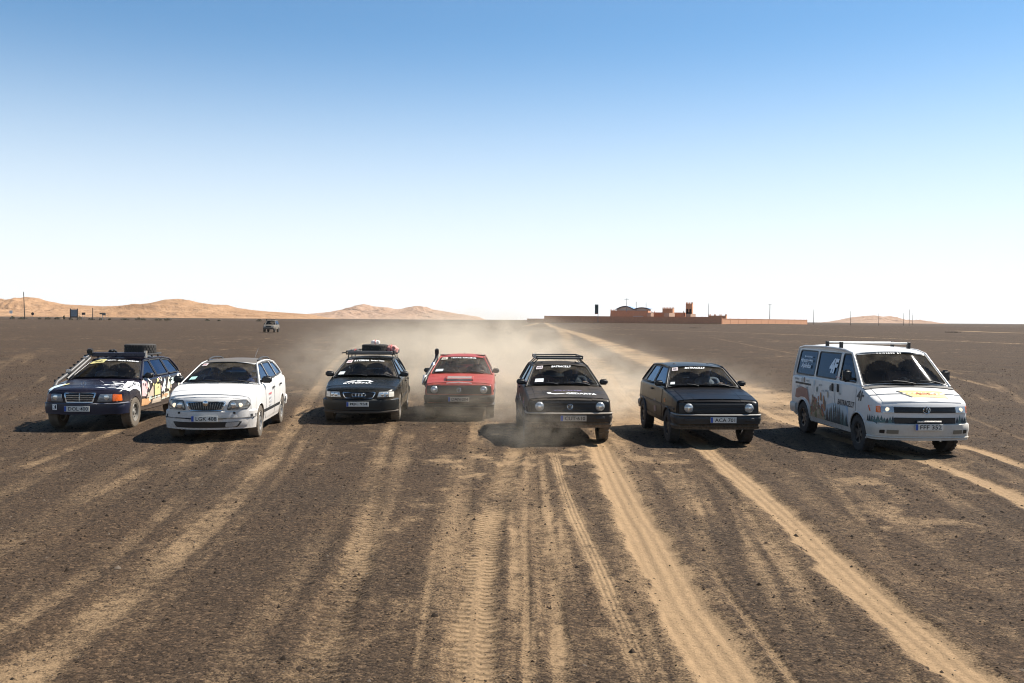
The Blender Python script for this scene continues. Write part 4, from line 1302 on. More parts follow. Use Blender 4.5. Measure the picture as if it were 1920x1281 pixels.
def block(name, label, corner, rot, lf, ls, h, mat, windows=(), merlons=3, taper=0.97, cat='building', extra=None):
    """flat-roofed earth building; corner = front-right corner on the ground"""
    z0 = gz(*corner) - 0.3
    root = empty(name, (corner[0], corner[1], z0), R(rot)); tag(root, label, cat)
    g = Geo(); g.box((-lf / 2, ls / 2, h / 2), (lf, ls, h), None, taper)
    g.build('wall', mat, root)
    g = Geo()
    t = 0.3
    k = (1 - taper) / 2
    x0, x1, y0, y1 = -lf * (1 - k), -lf * k, ls * k, ls * (1 - k)
    for c, d in (((x0 + x1) / 2, y0 + t / 2), (x1 - x0, t)), (((x0 + x1) / 2, y1 - t / 2), (x1 - x0, t)), ((x0 + t / 2, (y0 + y1) / 2), (t, y1 - y0)), ((x1 - t / 2, (y0 + y1) / 2), (t, y1 - y0)):
        g.box((c[0], c[1], h + 0.22), (d[0], d[1], 0.46))
    pr = g.build('parapet', mat, root)
    if merlons:
        for a, b in (((x0 + .25, y0 + .25), (x1 - .25, y0 + .25)), ((x0 + .25, y1 - .25), (x1 - .25, y1 - .25))):
            for q in range(merlons):
                tq = q / max(merlons - 1, 1)
                Geo().box((a[0] + (b[0] - a[0]) * tq, a[1], h + 0.45 + 0.42), (0.5, 0.5, 0.9), None, 0.3).build('merlon', mat, pr)
    for (face, a, zc, w, hh) in windows:
        if face == 'f': Geo().box((a, 0.02 + (zc / h) * ls * k, zc), (w, 0.35, hh)).build('window', M_OPEN, root)
        else: Geo().box((-0.02 - (zc / h) * lf * k, a, zc), (0.35, w, hh)).build('window', M_OPEN, root)
    return root

# perimeter wall in three runs, each a thing that meets the next
def wall_run(label, a, b, h, mat, thick=0.45):
    a = Vector(a); b = Vector(b); d = b - a; L = d.length
    z0 = min(gz(*a), gz(*b)) - 0.5
    an = math.atan2(d.y, d.x)
    root = empty('perimeter_wall', (a.x, a.y, z0), an); tag(root, label, 'wall', 'compound walls')
    n = max(2, int(L / 9))
    for k in range(n):
        g = Geo(); hh = h + 0.5
        g.box((L * (k + 0.5) / n, 0, hh / 2), (L / n - 0.06, thick, hh), None)
        sgm = g.build('wall_panel', mat, root)
        Geo().box((L * (k + 0.5) / n, 0, hh + 0.09), (L / n - 0.06, thick + 0.16, 0.18)).build('coping', mat, sgm)
    for k in range(n + 1):
        Geo().box((L * k / n, 0, (h + 0.75) / 2), (0.6, thick + 0.14, h + 0.75)).build('pier', mat, root)
wall_run('long brown earth wall in shade along the front of the compound', (17, 516), (100.5, 480), 3.35, M_ADOBE)
wall_run('sunlit orange earth wall running right from the compound corner', (101.3, 480.6), (171.0, 574), 2.6, M_ADOBE_O)
wall_run('low brown wall stub at the left end of the compound', (8.3, 530), (16.4, 516.5), 1.9, M_ADOBE)

hall = block('hall', 'long brown hall with a wavy blue roof inside the compound', (69.5, 508), -20, 20.2, 7.0, 6.2, M_ADOBE, [('f', -3.9, 2.6, 0.8, 1.5), ('f', -8.5, 2.6, 0.8, 1.5), ('f', -14, 2.6, 0.8, 1.5)], 2)
# wavy roof on the hall
g = Geo(); e = Geo()
pts = []
for k in range(33):
    t = k / 32
    x = -17.3 + 17.5 * t
    zz = 7.2 + (1.6 * math.sin(math.pi * min(t / 0.55, 1)) if t < 0.55 else 0.75 * math.sin(math.pi * (t - 0.55) / 0.45)) + 0.4 * t
    pts.append((x, zz))
poly = pts + [(x, z - 0.16) for x, z in pts[::-1]]
g.prism(poly, 0.5, 8.5, lambda a, b, c: (a, c, b))
rf_ = g.build('wave_roof', M_BLUE, hall)
e.prism([(x, z + 0.06) for x, z in pts] + [(x, z - 0.42) for x, z in pts[::-1]], 0.15, 0.5, lambda a, b, c: (a, c, b))
e.build('fascia', M_NAVY, rf_)
w_ = Geo(); w_.prism([(pts[0][0] + 0.6, 6.4)] + [(x, z - 0.4) for x, z in pts[1:-1]] + [(pts[-1][0] - 0.6, 6.4)], 1.0, 7.5, lambda a, b, c: (a, c, b)); w_.build('roof_infill', plain('pale_render', (0.62, 0.55, 0.46), 0.9), hall)
Geo().box((-5.2, -0.6, 3.7), (5.2, 1.4, 0.16)).build('awning', plain('awning_white', (0.7, 0.68, 0.62), 0.8), hall)

block('house', 'flat roofed brown house joining hall and tower', (88.8, 513), -20, 17.6, 8.0, 5.3, M_ADOBE, [('f', -14, 2.9, 1.2, 1.4), ('f', -3.2, 2.9, 1.2, 1.4)], 2)
block('house', 'battlemented upper room rising between hall and tower', (82.2, 510), -20, 5.4, 5.0, 7.3, M_ADOBE_O, [], 4)
block('house', 'pale peach annex with two small windows right of the hall', (82.6, 504.5), 55, 7.0, 3.0, 5.0, M_ADOBE_P, [('f', -4.6, 2.9, 0.9, 1.2), ('f', -2.4, 2.9, 0.9, 1.2)], 0, 0.93)
block('house', 'narrow peach lean-to at the end of the brown hall', (71.6, 503.6), 55, 3.4, 2.2, 5.1, M_ADOBE_P, [], 0, 0.97)
tw = block('tower', 'tall square earth tower with corner horns', (92.5, 512), -20, 3.4, 3.6, 9.9, M_ADOBE_O, [('f', -2.5, 6.6, 0.9, 2.0), ('f', -0.9, 6.6, 0.9, 2.0), ('f', -1.7, 5.4, 2.8, 1.0)], 3, 0.94)
block('house', 'peach tower base room with two small windows', (93.6, 507.5), 55, 6.4, 2.6, 4.6, M_ADOBE_P, [('f', -4.4, 2.9, 0.9, 1.2), ('f', -2.0, 2.9, 0.9, 1.2)], 0, 0.97)
block('house', 'low orange outbuilding behind the corner of the wall', (108.5, 505), -20, 9.0, 5.0, 3.9, M_ADOBE_O, [], 4)

# roadside pylon sign by the compound
x, y = 42.6, 503.0
z0 = gz(x, y) - 0.2
ps = empty('pylon_sign', (x, y, z0)); tag(ps, 'tall dark pylon sign standing left of the hall', 'sign')
Geo().box((0.75, 0, 4.0), (0.22, 0.22, 8.0)).build('post', M_GREYM, ps)
Geo().box((0, -0.15, 7.1), (1.75, 0.3, 4.8)).build('sign_board', plain('sign_dark', (0.05, 0.07, 0.065), 0.6, var=0.5, scale=1.6), ps)
Geo().box((0, -0.17, 4.9), (1.55, 0.3, 0.5)).build('sign_foot', plain('sign_rust', (0.28, 0.12, 0.08), 0.7), ps)

def mast(name, label, x, y, z_top, z_bot=None, r=0.09, arms=(), mat=M_POLE, group=None, cat='pole', lean=0.0):
    z0 = (gz(x, y) - 0.3) if z_bot is None else z_bot
    o = empty(name, (x, y, z0)); tag(o, label, cat, group)
    h = z_top - z0
    Geo().tube([(0, 0, 0), (lean * 0.5, 0, h / 2), (lean, 0, h)], [r, r * 0.85, r * 0.7], 7).build('shaft', mat, o, 60)
    for (zz, w) in arms:
        Geo().box((lean * (zz - z0) / h, 0, zz - z0), (w, 0.12, 0.12)).build('crossarm', mat, o)
    return o
mast('aerial_mast', 'tall aerial mast with crossbar above the wavy roof', 58.7, 511.0, 13.8, 7.0, 0.16, [(13.2, 2.4), (9.8, 0.8)], M_GREYM, None, 'mast')
mast('aerial_mast', 'short aerial mast right of the crossbar mast on the hall', 63.6, 511.0, 12.0, 7.0, 0.15, [(11.8, 0.6)], M_GREYM, None, 'mast')
mast('aerial_mast', 'thin mast with a box at the right end of the hall roof', 68.6, 510.5, 11.9, 6.5, 0.14, [(9.0, 0.8)], M_GREYM, None, 'mast')
mast('street_lamp', 'thin pole standing right of the earth tower', 101.5, 515, 11.5, None, 0.14, [], M_GREYM, None, 'pole')
for (px_x, py_y, zt, arms, lab) in ((141, 545, 12.2, [(11.8, 2.0)], 'utility pole with crossarm behind the sunlit wall'),
                              (212, 700, 11.2, [], 'utility pole just right of the sunlit wall end'),
                              (272, 800, 11.5, [], 'utility pole left of the pale right-hand dune'),
                              (313, 850, 10.3, [], 'utility pole before the middle of the right-hand dune'),
                              (350, 890, 11.0, [], 'utility pole at the right edge of the right-hand dune'),
                              (357, 895, 14.5, [], 'tallest utility pole right of the right-hand dune'),
                              (402, 1000, 10.5, [], 'small far pole, rightmost on the horizon')):
    mast('utility_pole', lab, px_x, py_y, zt, None, 0.20, arms, M_POLE, 'poles right of the compound')
mast('utility_pole', 'tall leaning wooden pole in front of the left dune', -210.5, 430, 12.6, None, 0.22, [], M_POLE, None, 'pole', -0.55)
mast('post', 'dark square post right of the billboard', -181.2, 430, 6.0, None, 0.22, [], M_POLE, None, 'post')

# signs on the left by the far road
bx, by = -189.3, 430.0; z0 = gz(bx, by) - 0.3
bb = empty('billboard', (bx, by, z0)); tag(bb, 'grey billboard between two dark posts in front of the left dune', 'billboard')
for sx in (-1.55, 1.55): Geo().box((sx, 0, 2.6), (0.35, 0.35, 5.2)).build('post', M_POLE, bb)
Geo().box((0, 0, 3.3), (2.7, 0.18, 3.0)).build('board', plain('billboard_face', (0.20, 0.23, 0.25), 0.7, var=0.4, scale=1.1), bb)
Geo().box((0, -0.03, 1.55), (2.7, 0.2, 0.5)).build('lower_rail', M_POLE, bb)
def small_sign(name, label, x, y, w, h, zc, mat, posts=1, round_=False, cat='sign'):
    z0 = gz(x, y) - 0.2
    o = empty(name, (x, y, z0)); tag(o, label, cat)
    for k in range(posts):
        px_ = 0 if posts == 1 else (-w * 0.35 + k * w * 0.7)
        Geo().tube([(px_, 0.06, 0), (px_, 0.06, zc)], 0.06, 6).build('post', M_GREYM, o)
    g = Geo()
    if round_: g.lathe([(-0.04, 0), (-0.04, w / 2), (0.02, w / 2), (0.02, 0)], 20, 'y', (0, 0, zc))
    else: g.box((0, -0.02, zc), (w, 0.08, h))
    g.build('sign_plate', mat, o)
small_sign('road_sign', 'plain white square sign at the far left', -215.5, 428, 1.3, 1.3, 3.4, plain('sign_white', (0.78, 0.77, 0.74), 0.6))
small_sign('road_sign', 'round dark sign seen from behind beside the leaning pole', -206.2, 428, 1.25, 1.25, 2.7, plain('sign_back', (0.045, 0.025, 0.02), 0.7), 1, True)
small_sign('road_sign', 'pair of small dark plates right of the billboard', -186.0, 432, 1.5, 1.0, 2.9, plain('sign_back2', (0.07, 0.06, 0.055), 0.7), 2)
small_sign('road_sign', 'left plate of the two brown direction signs', -178.4, 432, 1.4, 0.6, 3.0, plain('sign_brown', (0.16, 0.13, 0.10), 0.7), 2)
small_sign('road_sign', 'right and larger plate of the two brown direction signs', -176.8, 431, 1.6, 1.1, 2.8, plain('sign_brown2', (0.19, 0.17, 0.14), 0.7), 2)

# low dark shrubs along the foot of the dunes
def shrub(label, x, y, w, h, seed, pole=0.0):
    r = random.Random(seed)
    z0 = gz(x, y) - 0.1
    o = empty('shrub', (x, y, z0)); tag(o, label, 'shrub', 'shrubs at the foot of the dunes')
    g = Geo()
    for k in range(5):
        a = r.uniform(0, 6.28); g.tube([(0.1 * math.cos(a), 0.1 * math.sin(a), 0), (w * 0.25 * math.cos(a), w * 0.2 * math.sin(a), h * 0.6)], [0.05, 0.02], 4)
    g.build('stems', M_POLE, o)
    g = Geo()
    for k in range(int(150)):
        a = r.uniform(0, 6.28); q = math.sqrt(r.random()); zz = h * (0.12 + 0.85 * r.random() * (1 - 0.6 * q * q))
        c = Vector((w / 2 * q * math.cos(a) * r.uniform(0.7, 1.1), w / 2 * q * math.sin(a), zz))
        s = r.uniform(0.10, 0.26)
        u = Vector((r.uniform(-1, 1), r.uniform(-1, 1), r.uniform(-1, 1))).normalized(); v = u.orthogonal().normalized()
        g.add([c - u * s, c + v * s * 0.6, c + u * s, c - v * s * 0.6], [(0, 1, 2, 3)])
    g.build('foliage', plain('dry_foliage', (0.060, 0.055, 0.032), 0.9, var=0.4, scale=2), o)
SH = [(-221, 440, 2.0, 1.6), (-214.5, 436, 3.6, 1.4), (-209, 440, 1.5, 0.9), (-203.5, 436, 2.6, 1.3), (-200.2, 438, 2.4, 1.6), (-196.3, 436, 1.0, 2.2), (-193.3, 436, 1.7, 1.1), (-190.4, 438, 2.8, 2.0), (-186.2, 440, 3.0, 0.9),
      (-180.2, 436, 1.6, 1.1), (-178.0, 440, 1.2, 1.0), (-171, 440, 4.0, 1.1), (-166, 442, 3.4, 1.6), (-163, 440, 2.2, 1.0), (-156.5, 440, 3.6, 1.2), (-153, 442, 3.2, 1.3), (-137.8, 450, 2.0, 1.0), (-132.5, 450, 1.4, 0.8),
      (-117.0, 460, 2.6, 1.4), (-113.4, 460, 1.0, 0.7), (-111.0, 460, 1.9, 1.0)]
SHL = ['leftmost dark shrub at the edge of the view', 'square clipped shrub under the white sign', 'tiny shrub right of the leaning pole', 'low wide shrub left of two under the round sign', 'taller shrub right of the round sign', 'thin upright shrub between round sign and billboard',
       'small shrub a little left of the billboard', 'tall ragged shrub touching the billboard', 'low shrub under the two small dark plates', 'shrub at the foot of the square post', 'small shrub below the brown direction signs', 'low spreading shrub first right of the brown signs',
       'round shrub in the middle group right of the signs', 'small low shrub beside the round middle shrub', 'left one of the two touching shrubs', 'right one of the two touching shrubs', 'lone shrub below the second dune, left of two', 'lone shrub below the second dune, right of two',
       'largest of three shrubs left of the far vehicle', 'tiny middle one of three shrubs left of the far vehicle', 'shrub nearest to the far vehicle']
for k, ((x, y, w, h), lb) in enumerate(zip(SH, SHL)): shrub(lb, x, y, w, h, 100 + k)
# two dark stone heaps on the plain at the right
for (x, y, w, h, lb) in ((46.5, 128, 2.2, 0.10, 'low dark rubble heap on the plain above the white van'), (116, 262, 4.5, 0.28, 'dark rubble heap in the pale sandy patch at right'), (62, 340, 3.4, 0.25, 'small dark heap below the compound wall')):
    r = random.Random(int(x)); g = Geo()
    for k in range(40):
        g.box((r.gauss(0, w / 4), r.gauss(0, w / 6), h * 0.3 * r.random()), (r.uniform(.1, .35) * w / 2.6, r.uniform(.1, .3) * w / 2.6, r.uniform(.3, 1) * h), Matrix.Rotation(r.uniform(0, 3), 3, 'Z'), 0.6)
    o = g.build('rubble_heap', plain('dark_rubble', (0.05, 0.04, 0.032), 0.95), None); o.location = (x, y, gz(x, y)); tag(o, lb, 'rubble')

for o in set(bpy.data.objects) - _before:
    if o.parent is None: o.location.y *= FAR
# ------------------------------------------------------------------ the seven rally cars
GOLF = dict(
    st=[(-2.00, .77, .34, .70), (-1.985, .795, .30, .755), (-1.93, .81, .27, .785), (-1.6, .822, .24, .845), (-1.2, .83, .24, .895), (-.80, .833, .23, .945), (-.3, .833, .22, .955), (.8, .833, .22, .955), (1.5, .825, .24, .95), (1.85, .80, .28, .94), (1.95, .77, .33, .90)],
    bow=.045, bowr=.05, sh=.06, hood_w=.66, hcr=.025, hood_y=-1.95, cowl=(-.82, .95), roof=[(-.20, 1.335), (.1, 1.36), (.5, 1.37), (1.0, 1.362), (1.40, 1.33)], tail=(1.82, .96), hwr=[(-1, .565), (2, .555)],
    crown=.035, fa=-1.2375, ra=1.2375, arch=.355, arch_z=.33, dz=.095, wsbow=.06, ws_edge=.05,
    windows=[[(-.64, .985), (.40, .985), (.40, 1.325), (-.12, 1.318)], [(.50, .985), (1.36, .985), (1.12, 1.315), (.50, 1.325)]], win_r=[.04, .06])

def golf_front(c, plate_txt, plate_mat, grille_m=M_BLACKPL, badge=True, bump=M_TRIM, lip=None, lens=M_LENS, plate_x=0.03, val=None):
    dz = c.dz
    # bumper, highlight along its top painted as a paler lip, and lower valance
    b = c.bumper(.345 + dz, .515 + dz, .085, bump, wrap=.42)
    if lip: c.bumper(.505 + dz, .527 + dz, .098, lip, wrap=.40, name='bumper_lip', inner=.05)
    c.bumper(.235 + dz, .335 + dz, .02, val or c.paint, wrap=.40, name='front_valance', inner=.05)
    z0, z1 = .545 + dz, .735 + dz
    fr = c.pad('grille', rpoly([(-.76, z0), (.76, z0), (.76, z1), (-.76, z1)], .02, 2), 'front', grille_m, .016, .05)
    for k in range(7):
        zz = z0 + .02 + k * (z1 - z0 - .04) / 6
        g = Geo(); g.tube([c.face('front', a, zz, .022) for a in np.linspace(-.50, .50, 9)], .0065, 5); g.build('grille_slat', M_TRIM, fr, 60)
    for sg in (-1, 1):
        c.lamp('headlight_bezel', (sg * .585, .642 + dz), .102, M_BLACKPL, .012, None, .012)
        c.lamp('headlight', (sg * .585, .642 + dz), .090, lens, .020, None, .045, M_LENS2)
        p = c.face('front', sg * .58, .43 + dz, .008); Geo().box(p, (.17, .03, .055)).build('indicator', M_TRIM, c.root, None, .008)
    if badge:
        vw_badge(c, (0, .640 + dz), .052, .030)
    c.plate(plate_txt, (plate_x, .425 + dz), .50, .11, plate_mat, .012)
    # bonnet ribs either side, lower air intake
    for sg in (-1, 1):
        c.cable('bonnet_rib', [c.face('top', sg * (.50 + .10 * (y + .85) / -1.05 * -0.4), y, -.001) for y in np.linspace(-1.88, -.92, 7)], .0045, c.hood_m)

def vw_badge(c, ctr, r, off):
    p = c.face('front', ctr[0], ctr[1], off); y = p.y
    g = Geo(); X, Z = ctr
    g.tube([(X + r * math.cos(k * math.pi / 12), y, Z + r * math.sin(k * math.pi / 12)) for k in range(25)], r * .09, 5, False)
    q = lambda a, b: (X + a * r, y, Z + b * r)
    g.tube([q(-.36, .92), q(0, .12), q(.36, .92)], r * .085, 5)
    g.tube([q(-.78, .58), q(-.36, -.86), q(0, .04), q(.36, -.86), q(.78, .58)], r * .085, 5)
    return g.build('badge', M_CHROME, c.root, 60)

def golf_common(c, tyre, wheel_style, rim, lugs, rad=.305, seat=True, mirror=M_TRIM, door_m=None):
    c.wheels(rad, .20, rim, wheel_style, .735, tyre, lugs, .58)
    c.arch_lips(M_TRIM, .022, .006)
    c.doors([(-.70, .44)], handle_z=-.07)
    c.side_strip(.60 + c.dz, -1.75, 1.75, .045, M_TRIM)
    c.side_strip(.30 + c.dz, -.88, .88, .07, M_TRIM, 'sill_trim')
    c.mirrors(mirror, (.17, .08, .115), .075, .26, .05)
    c.wipers([(-.80, .075, -.10, .10, -.15, .02), (.02, .10, .72, .09, .70, .02)])
    c.bumper(.345 + c.dz, .515 + c.dz, .08, M_TRIM, wrap=.4, back=True)
    c.cabin(.12, .40 + c.dz)
    for sg in (-1, 1):
        c.pad('tail_light', rpoly([(sg * .45, .58 + c.dz), (sg * .74, .58 + c.dz), (sg * .74, .75 + c.dz), (sg * .45, .75 + c.dz)], .01, 2), 'back', M_REDL, .012, .03)

def ws_decal(c, name, body, a0, t0, wa, ht, mat=M_WHITE, bold=.02, shear=0.0, space=1.0, parent=None):
    """lettering laid on the windscreen; a0,t0 centre in screen coordinates"""
    V, F = text_geo(body, bold, shear, space)
    P = [Vector(c.ws(a0 + a * wa, t0 + b * ht)) + Vector((0, -.010, .010)) for a, b in V]
    return mesh(name, P, F, mat, parent or c.screen)
def ws_patch(c, name, poly, mat, o=.008):
    return panel(name, densify(poly, .1), [], lambda a, t: Vector(c.ws(a, t)) + Vector((0, -o, o)), mat, c.screen)
def bars(seed, n, c, w, h):
    """row of small letter-sized blocks, for print too small to read"""
    r = random.Random(seed); V = []; F = []
    x = c[0] - w / 2; st = w / n
    for k in range(n):
        a0 = x + st * k; a1 = a0 + st * r.uniform(.55, .8); b0 = c[1] - h / 2; b1 = b0 + h * r.uniform(.75, 1.0)
        o = len(V)
        if r.random() < .5:
            V += [(a0, b0), (a1, b0), (a1, b1), (a0, b1)]; F += [(o, o + 1, o + 2, o + 3)]
        else:
            m0 = a0 + (a1 - a0) * .35; bm_ = b0 + h * .4
            V += [(a0, b0), (m0, b0), (m0, b1), (a0, b1), (m0, bm_), (a1, bm_), (a1, bm_ + h * .3), (m0, bm_ + h * .3)]; F += [(o, o + 1, o + 2, o + 3), (o + 4, o + 5, o + 6, o + 7)]
    return V, F
def ws_bars(c, seed, n, a0, t0, wa, ht, mat):
    V, F = bars(seed, n, (a0, t0), wa, ht)
    return mesh('sticker_print', [Vector(c.ws(a, t)) + Vector((0, -.014, .014)) for a, t in V], F, mat, c.screen)
def side_bars(c, name, view, seed, n, ctr, w, h, mat, off=.014):
    V, F = bars(seed, n, ctr, w, h); return c.decal(name, V, F, view, mat, off)
def box_poly(x0, z0, x1, z1): return [(x0, z0), (x1, z0), (x1, z1), (x0, z1)]

# ---- black hatchback in front of the van (rightmost of the small cars)
P_BLK = paint('paint_black_blue', (0.0045, 0.0042, 0.0045), .04, .28, .5, 0, .10)
c6 = Car('hatchback_car', 'black three-door hatchback with plate ACA 701, left of the white van', 'car', (3.86, 20.23), 3.2, GOLF, P_BLK)
golf_front(c6, 'ACA 701', M_PLATE, lip=plain('bumper_highlight_grey', (.20, .185, .165), .6, var=.3), plate_x=.06, badge=False)
golf_common(c6, M_TYRE, 'six', M_DARKRIM, 24, .325)
ws_decal(c6, 'screen_lettering', 'BATRACE.LT', -.10, .885, .74, .085, M_WHITE, .035, .25)
ws_patch(c6, 'pass_sticker', box_poly(-.90, .79, -.70, .94), M_PINK); ws_decal(c6, 'sticker_number', '001', -.80, .865, .15, .08, M_INK, .02)
ws_patch(c6, 'toll_sticker', box_poly(-.90, .14, -.78, .25), M_LABEL)
c6.pad('door_sticker', box_poly(-.02, .50, .16, .62), 'right', plain('sticker_faded', (.36, .24, .22), .7), .008, .004)
c6.text('door_number', '001', 'right', (.07, .72), .16, .10, plain('sticker_grey', (.33, .33, .33), .7), .010)
c6.poly('flame_sticker', [(.88, .82), (1.04, .86), (.97, .80), (1.10, .80), (.99, .765), (.91, .77)], 'right', plain('sticker_orange', (.62, .22, .04), .6), .005)

# ---- dark hatchback with roof tray (middle)
P_DUST = paint('paint_dusty_black', (0.012, 0.011, 0.010), .24, .4, .7, 0, .15)
c5 = Car('hatchback_car', 'dust-covered dark hatchback with a flat roof tray and plate CUT 610', 'car', (1.02, 20.33), 3.0, GOLF, P_DUST)
golf_front(c5, 'CUT\u00b7610', M_PLATE_D, lip=plain('bumper_highlight_dusty', (.30, .26, .21), .8, var=.3), bump=plain('bumper_dusty', (.045, .036, .027), .9, var=.4), plate_x=.06)  # pale lip colour paints the highlight on the bumper top
golf_common(c5, M_TYRE_D, 'steel', M_DARKRIM, 24, .325)
ws_decal(c5, 'screen_lettering', 'BATRACE.LT', .0, .885, .72, .085, M_WHITE, .035, .25)
ws_patch(c5, 'pass_sticker', box_poly(-.88, .80, -.66, .95), M_PINK); ws_decal(c5, 'sticker_number', '003', -.77, .875, .16, .08, M_INK, .02)
ws_patch(c5, 'toll_label', box_poly(-.80, .17, -.56, .33), plain('label_white', (.72, .74, .72), .6))
c5.text('bonnet_lettering', 'GEDARTA', 'top', (.26, -1.66), .60, .12, M_WHITE, .006, .03)
c5.text('bonnet_lettering', 'Gring', 'top', (.02, -1.40), .56, .10, plain('lettering_violet', (.16, .13, .26), .6), .006, .02)
cres = [(-.40 + .40 * k / 10, -1.66 + .07 * math.sin(-math.pi * k / 10) * 1.1) for k in range(11)] + [(-.02 - .36 * k / 10, -1.655 - .0 * k - .035 * math.sin(math.pi * k / 10)) for k in range(11)]
c5.poly('bonnet_emblem', [(-.42, -1.60), (-.36, -1.68), (-.24, -1.72), (-.12, -1.70), (-.02, -1.64), (-.14, -1.665), (-.26, -1.66), (-.34, -1.62), (-.32, -1.56), (-.38, -1.55)], 'top', M_WHITE, .006)
def roof_tray(c, z, y0, y1, hw, m_rail, m_bar, legs=True, h=.09):
    g = Geo()
    fr = [(-hw, y0), (hw, y0), (hw, y1), (-hw, y1), (-hw, y0)]
    for zz in (z, z + h):
        g.tube([(x, y, zz) for x, y in fr], .016, 6)
    for x, y in fr[:4]: g.tube([(x, y, z), (x, y, z + h)], .014, 6)
    r = g.build('roof_rack', m_rail, c.root, 60)
    for k in range(8):
        y = y0 + (y1 - y0) * (k + .5) / 8
        Geo().box((0, y, z + .004), (2 * hw - .03, .05, .014)).build('slat', m_bar, r)
    if legs:
        for y in (y0 + .12, (y0 + y1) / 2, y1 - .12):
            for sg in (-1, 1):
                xr = c.XS(y, float(c.ZR(y)))
                for dy in (-.03, .03):
                    Geo().tube([(sg * (hw - .05), y + dy, z), (sg * (xr + .012), y + dy, float(c.ZR(y)) - .01)], .010, 5).build('rack_leg', m_rail, r, 60)
    return r
roof_tray(c5, 1.575, .0, 1.15, .49, plain('rack_black', (.03, .028, .026), .5), plain('rack_slat', (.16, .14, .12), .6), True, .05)
c5.cable('roof_hinge', [(.34, .0, 1.50), (.34, .10, 1.515)], .012, M_SEAL)
c5.poly('door_sticker', [(.92, .80), (1.10, .86), (1.02, .74), (1.14, .72), (1.0, .66), (.90, .68)], 'right', plain('sticker_red_dull', (.34, .10, .08), .7), .005)
for a, z in ((-.1, .74), (.2, .70)): c5.poly('door_sticker', box_poly(a, z, a + .2, z + .1), 'right', plain('sticker_pale', (.4, .36, .33), .7), .012)
c5.poly('wing_sticker', box_poly(1.02, .66, 1.2, .78), 'right', plain('sticker_blue', (.08, .12, .25), .7), .004)

# ---- red hatchback in the dust
P_RED = paint('paint_red', (0.30, 0.014, 0.011), .26, .38, .9, 0, .3)
GOLF_R = dict(GOLF); GOLF_R['dz'] = .085; GOLF_R['ws_glass'] = G_DUSTY
c4 = Car('hatchback_car', 'red hatchback with bonnet scoop and snorkel, driving in the dust', 'car', (-1.27, 24.6), 0.6, GOLF_R, P_RED)
golf_front(c4, 'DAN\u00b7204', M_PLATE_D, val=M_TRIM, bump=plain('bumper_brown', (.032, .026, .020), .85, var=.3), plate_x=0)
golf_common(c4, M_TYRE_D, 'steel', M_DARKRIM, 20, .315)
ws_decal(c4, 'screen_lettering', 'TEXAS RACING', .06, .90, 1.10, .075, M_WHITE, .035, 0, 1.1)
ws_patch(c4, 'pass_sticker', box_poly(-.88, .82, -.62, .95), plain('sticker_cream', (.70, .62, .50), .7)); ws_bars(c4, 4, 5, -.76, .885, .16, .05, M_INK)
ws_patch(c4, 'toll_label', box_poly(-.88, .12, -.62, .26), M_LABEL)
# scoop: raised box with mesh, pale surround
zz = c4.face('top', 0, -1.52).z
sc = Geo(); sc.prism([(-1.80, zz - .09), (-1.79, zz + .005), (-1.62, zz + .055), (-1.20, zz + .045)], -.33, .33, lambda a, b, cc: (cc, a, b)); scoop = sc.build('bonnet_scoop', P_RED, c4.root, None, .012)
Geo().prism([(-1.812, zz - .06), (-1.80, zz + .0), (-1.64, zz + .052), (-1.65, zz - .0)], -.29, .29, lambda a, b, cc: (cc, a, b)).build('scoop_mesh', plain('mesh_grey', (.22, .21, .19), .7, var=.6, scale=90), scoop)
Geo().tube([c4.face('top', x, -1.93 + .0 * x, -.004) for x in np.linspace(-.30, .30, 9)], .014, 5).build('scoop_trim', plain('trim_pale', (.75, .73, .68), .5), scoop)
# snorkel up the right-hand pillar
def snorkel(c, sg, pts, r, mat, head_m, hs=(.10, .12, .16)):
    o = c.cable('snorkel', pts, r, mat, 8)
    e = Vector(pts[-1]); Geo().box(e + Vector((0, -.04, .04)), hs, Matrix.Rotation(R(15), 3, 'X')).build('snorkel_head', head_m, o, 50, .02, 2)
    return o
sn = snorkel(c4, -1, [(-.80, -1.30, 0.730), (-.87, -1.25, 0.850), (-.86, -1.0, 0.980), (-.80, -.72, 1.090), (-.72, -.45, 1.250), (-.66, -.22, 1.390), (-.65, -.18, 1.530)], .045, M_TRIM, M_TRIM, (.10, .11, .14))
c4.cable('snorkel_band', [(-.90, -1.22, 0.810), (-.88, -1.02, 0.990)], .050, plain('band_pale', (.55, .52, .48), .6), 8, sn)
c4.cable('snorkel_clamp', [(-.735, -.52, 1.210), (-.715, -.44, 1.270)], .052, M_CHROME, 8, sn)
for sg in (-1, 1): Geo().box((sg * .48, .15, 1.470), (.20, .10, .025)).build('roof_clamp', M_SEAL, c4.root)
c4.cable('aerial', [(.02, .5, 1.460), (.02, .62, 1.530)], .006, M_SEAL)
for (y, z, w, h) in ((-.5, .72, .3, .14), (.0, .68, .35, .12), (-1.0, .74, .2, .14)):
    c4.poly('door_sticker', box_poly(y - w / 2, z - h / 2, y + w / 2, z + h / 2), 'left', plain('sticker_white_dull', (.62, .56, .52), .7), .012)

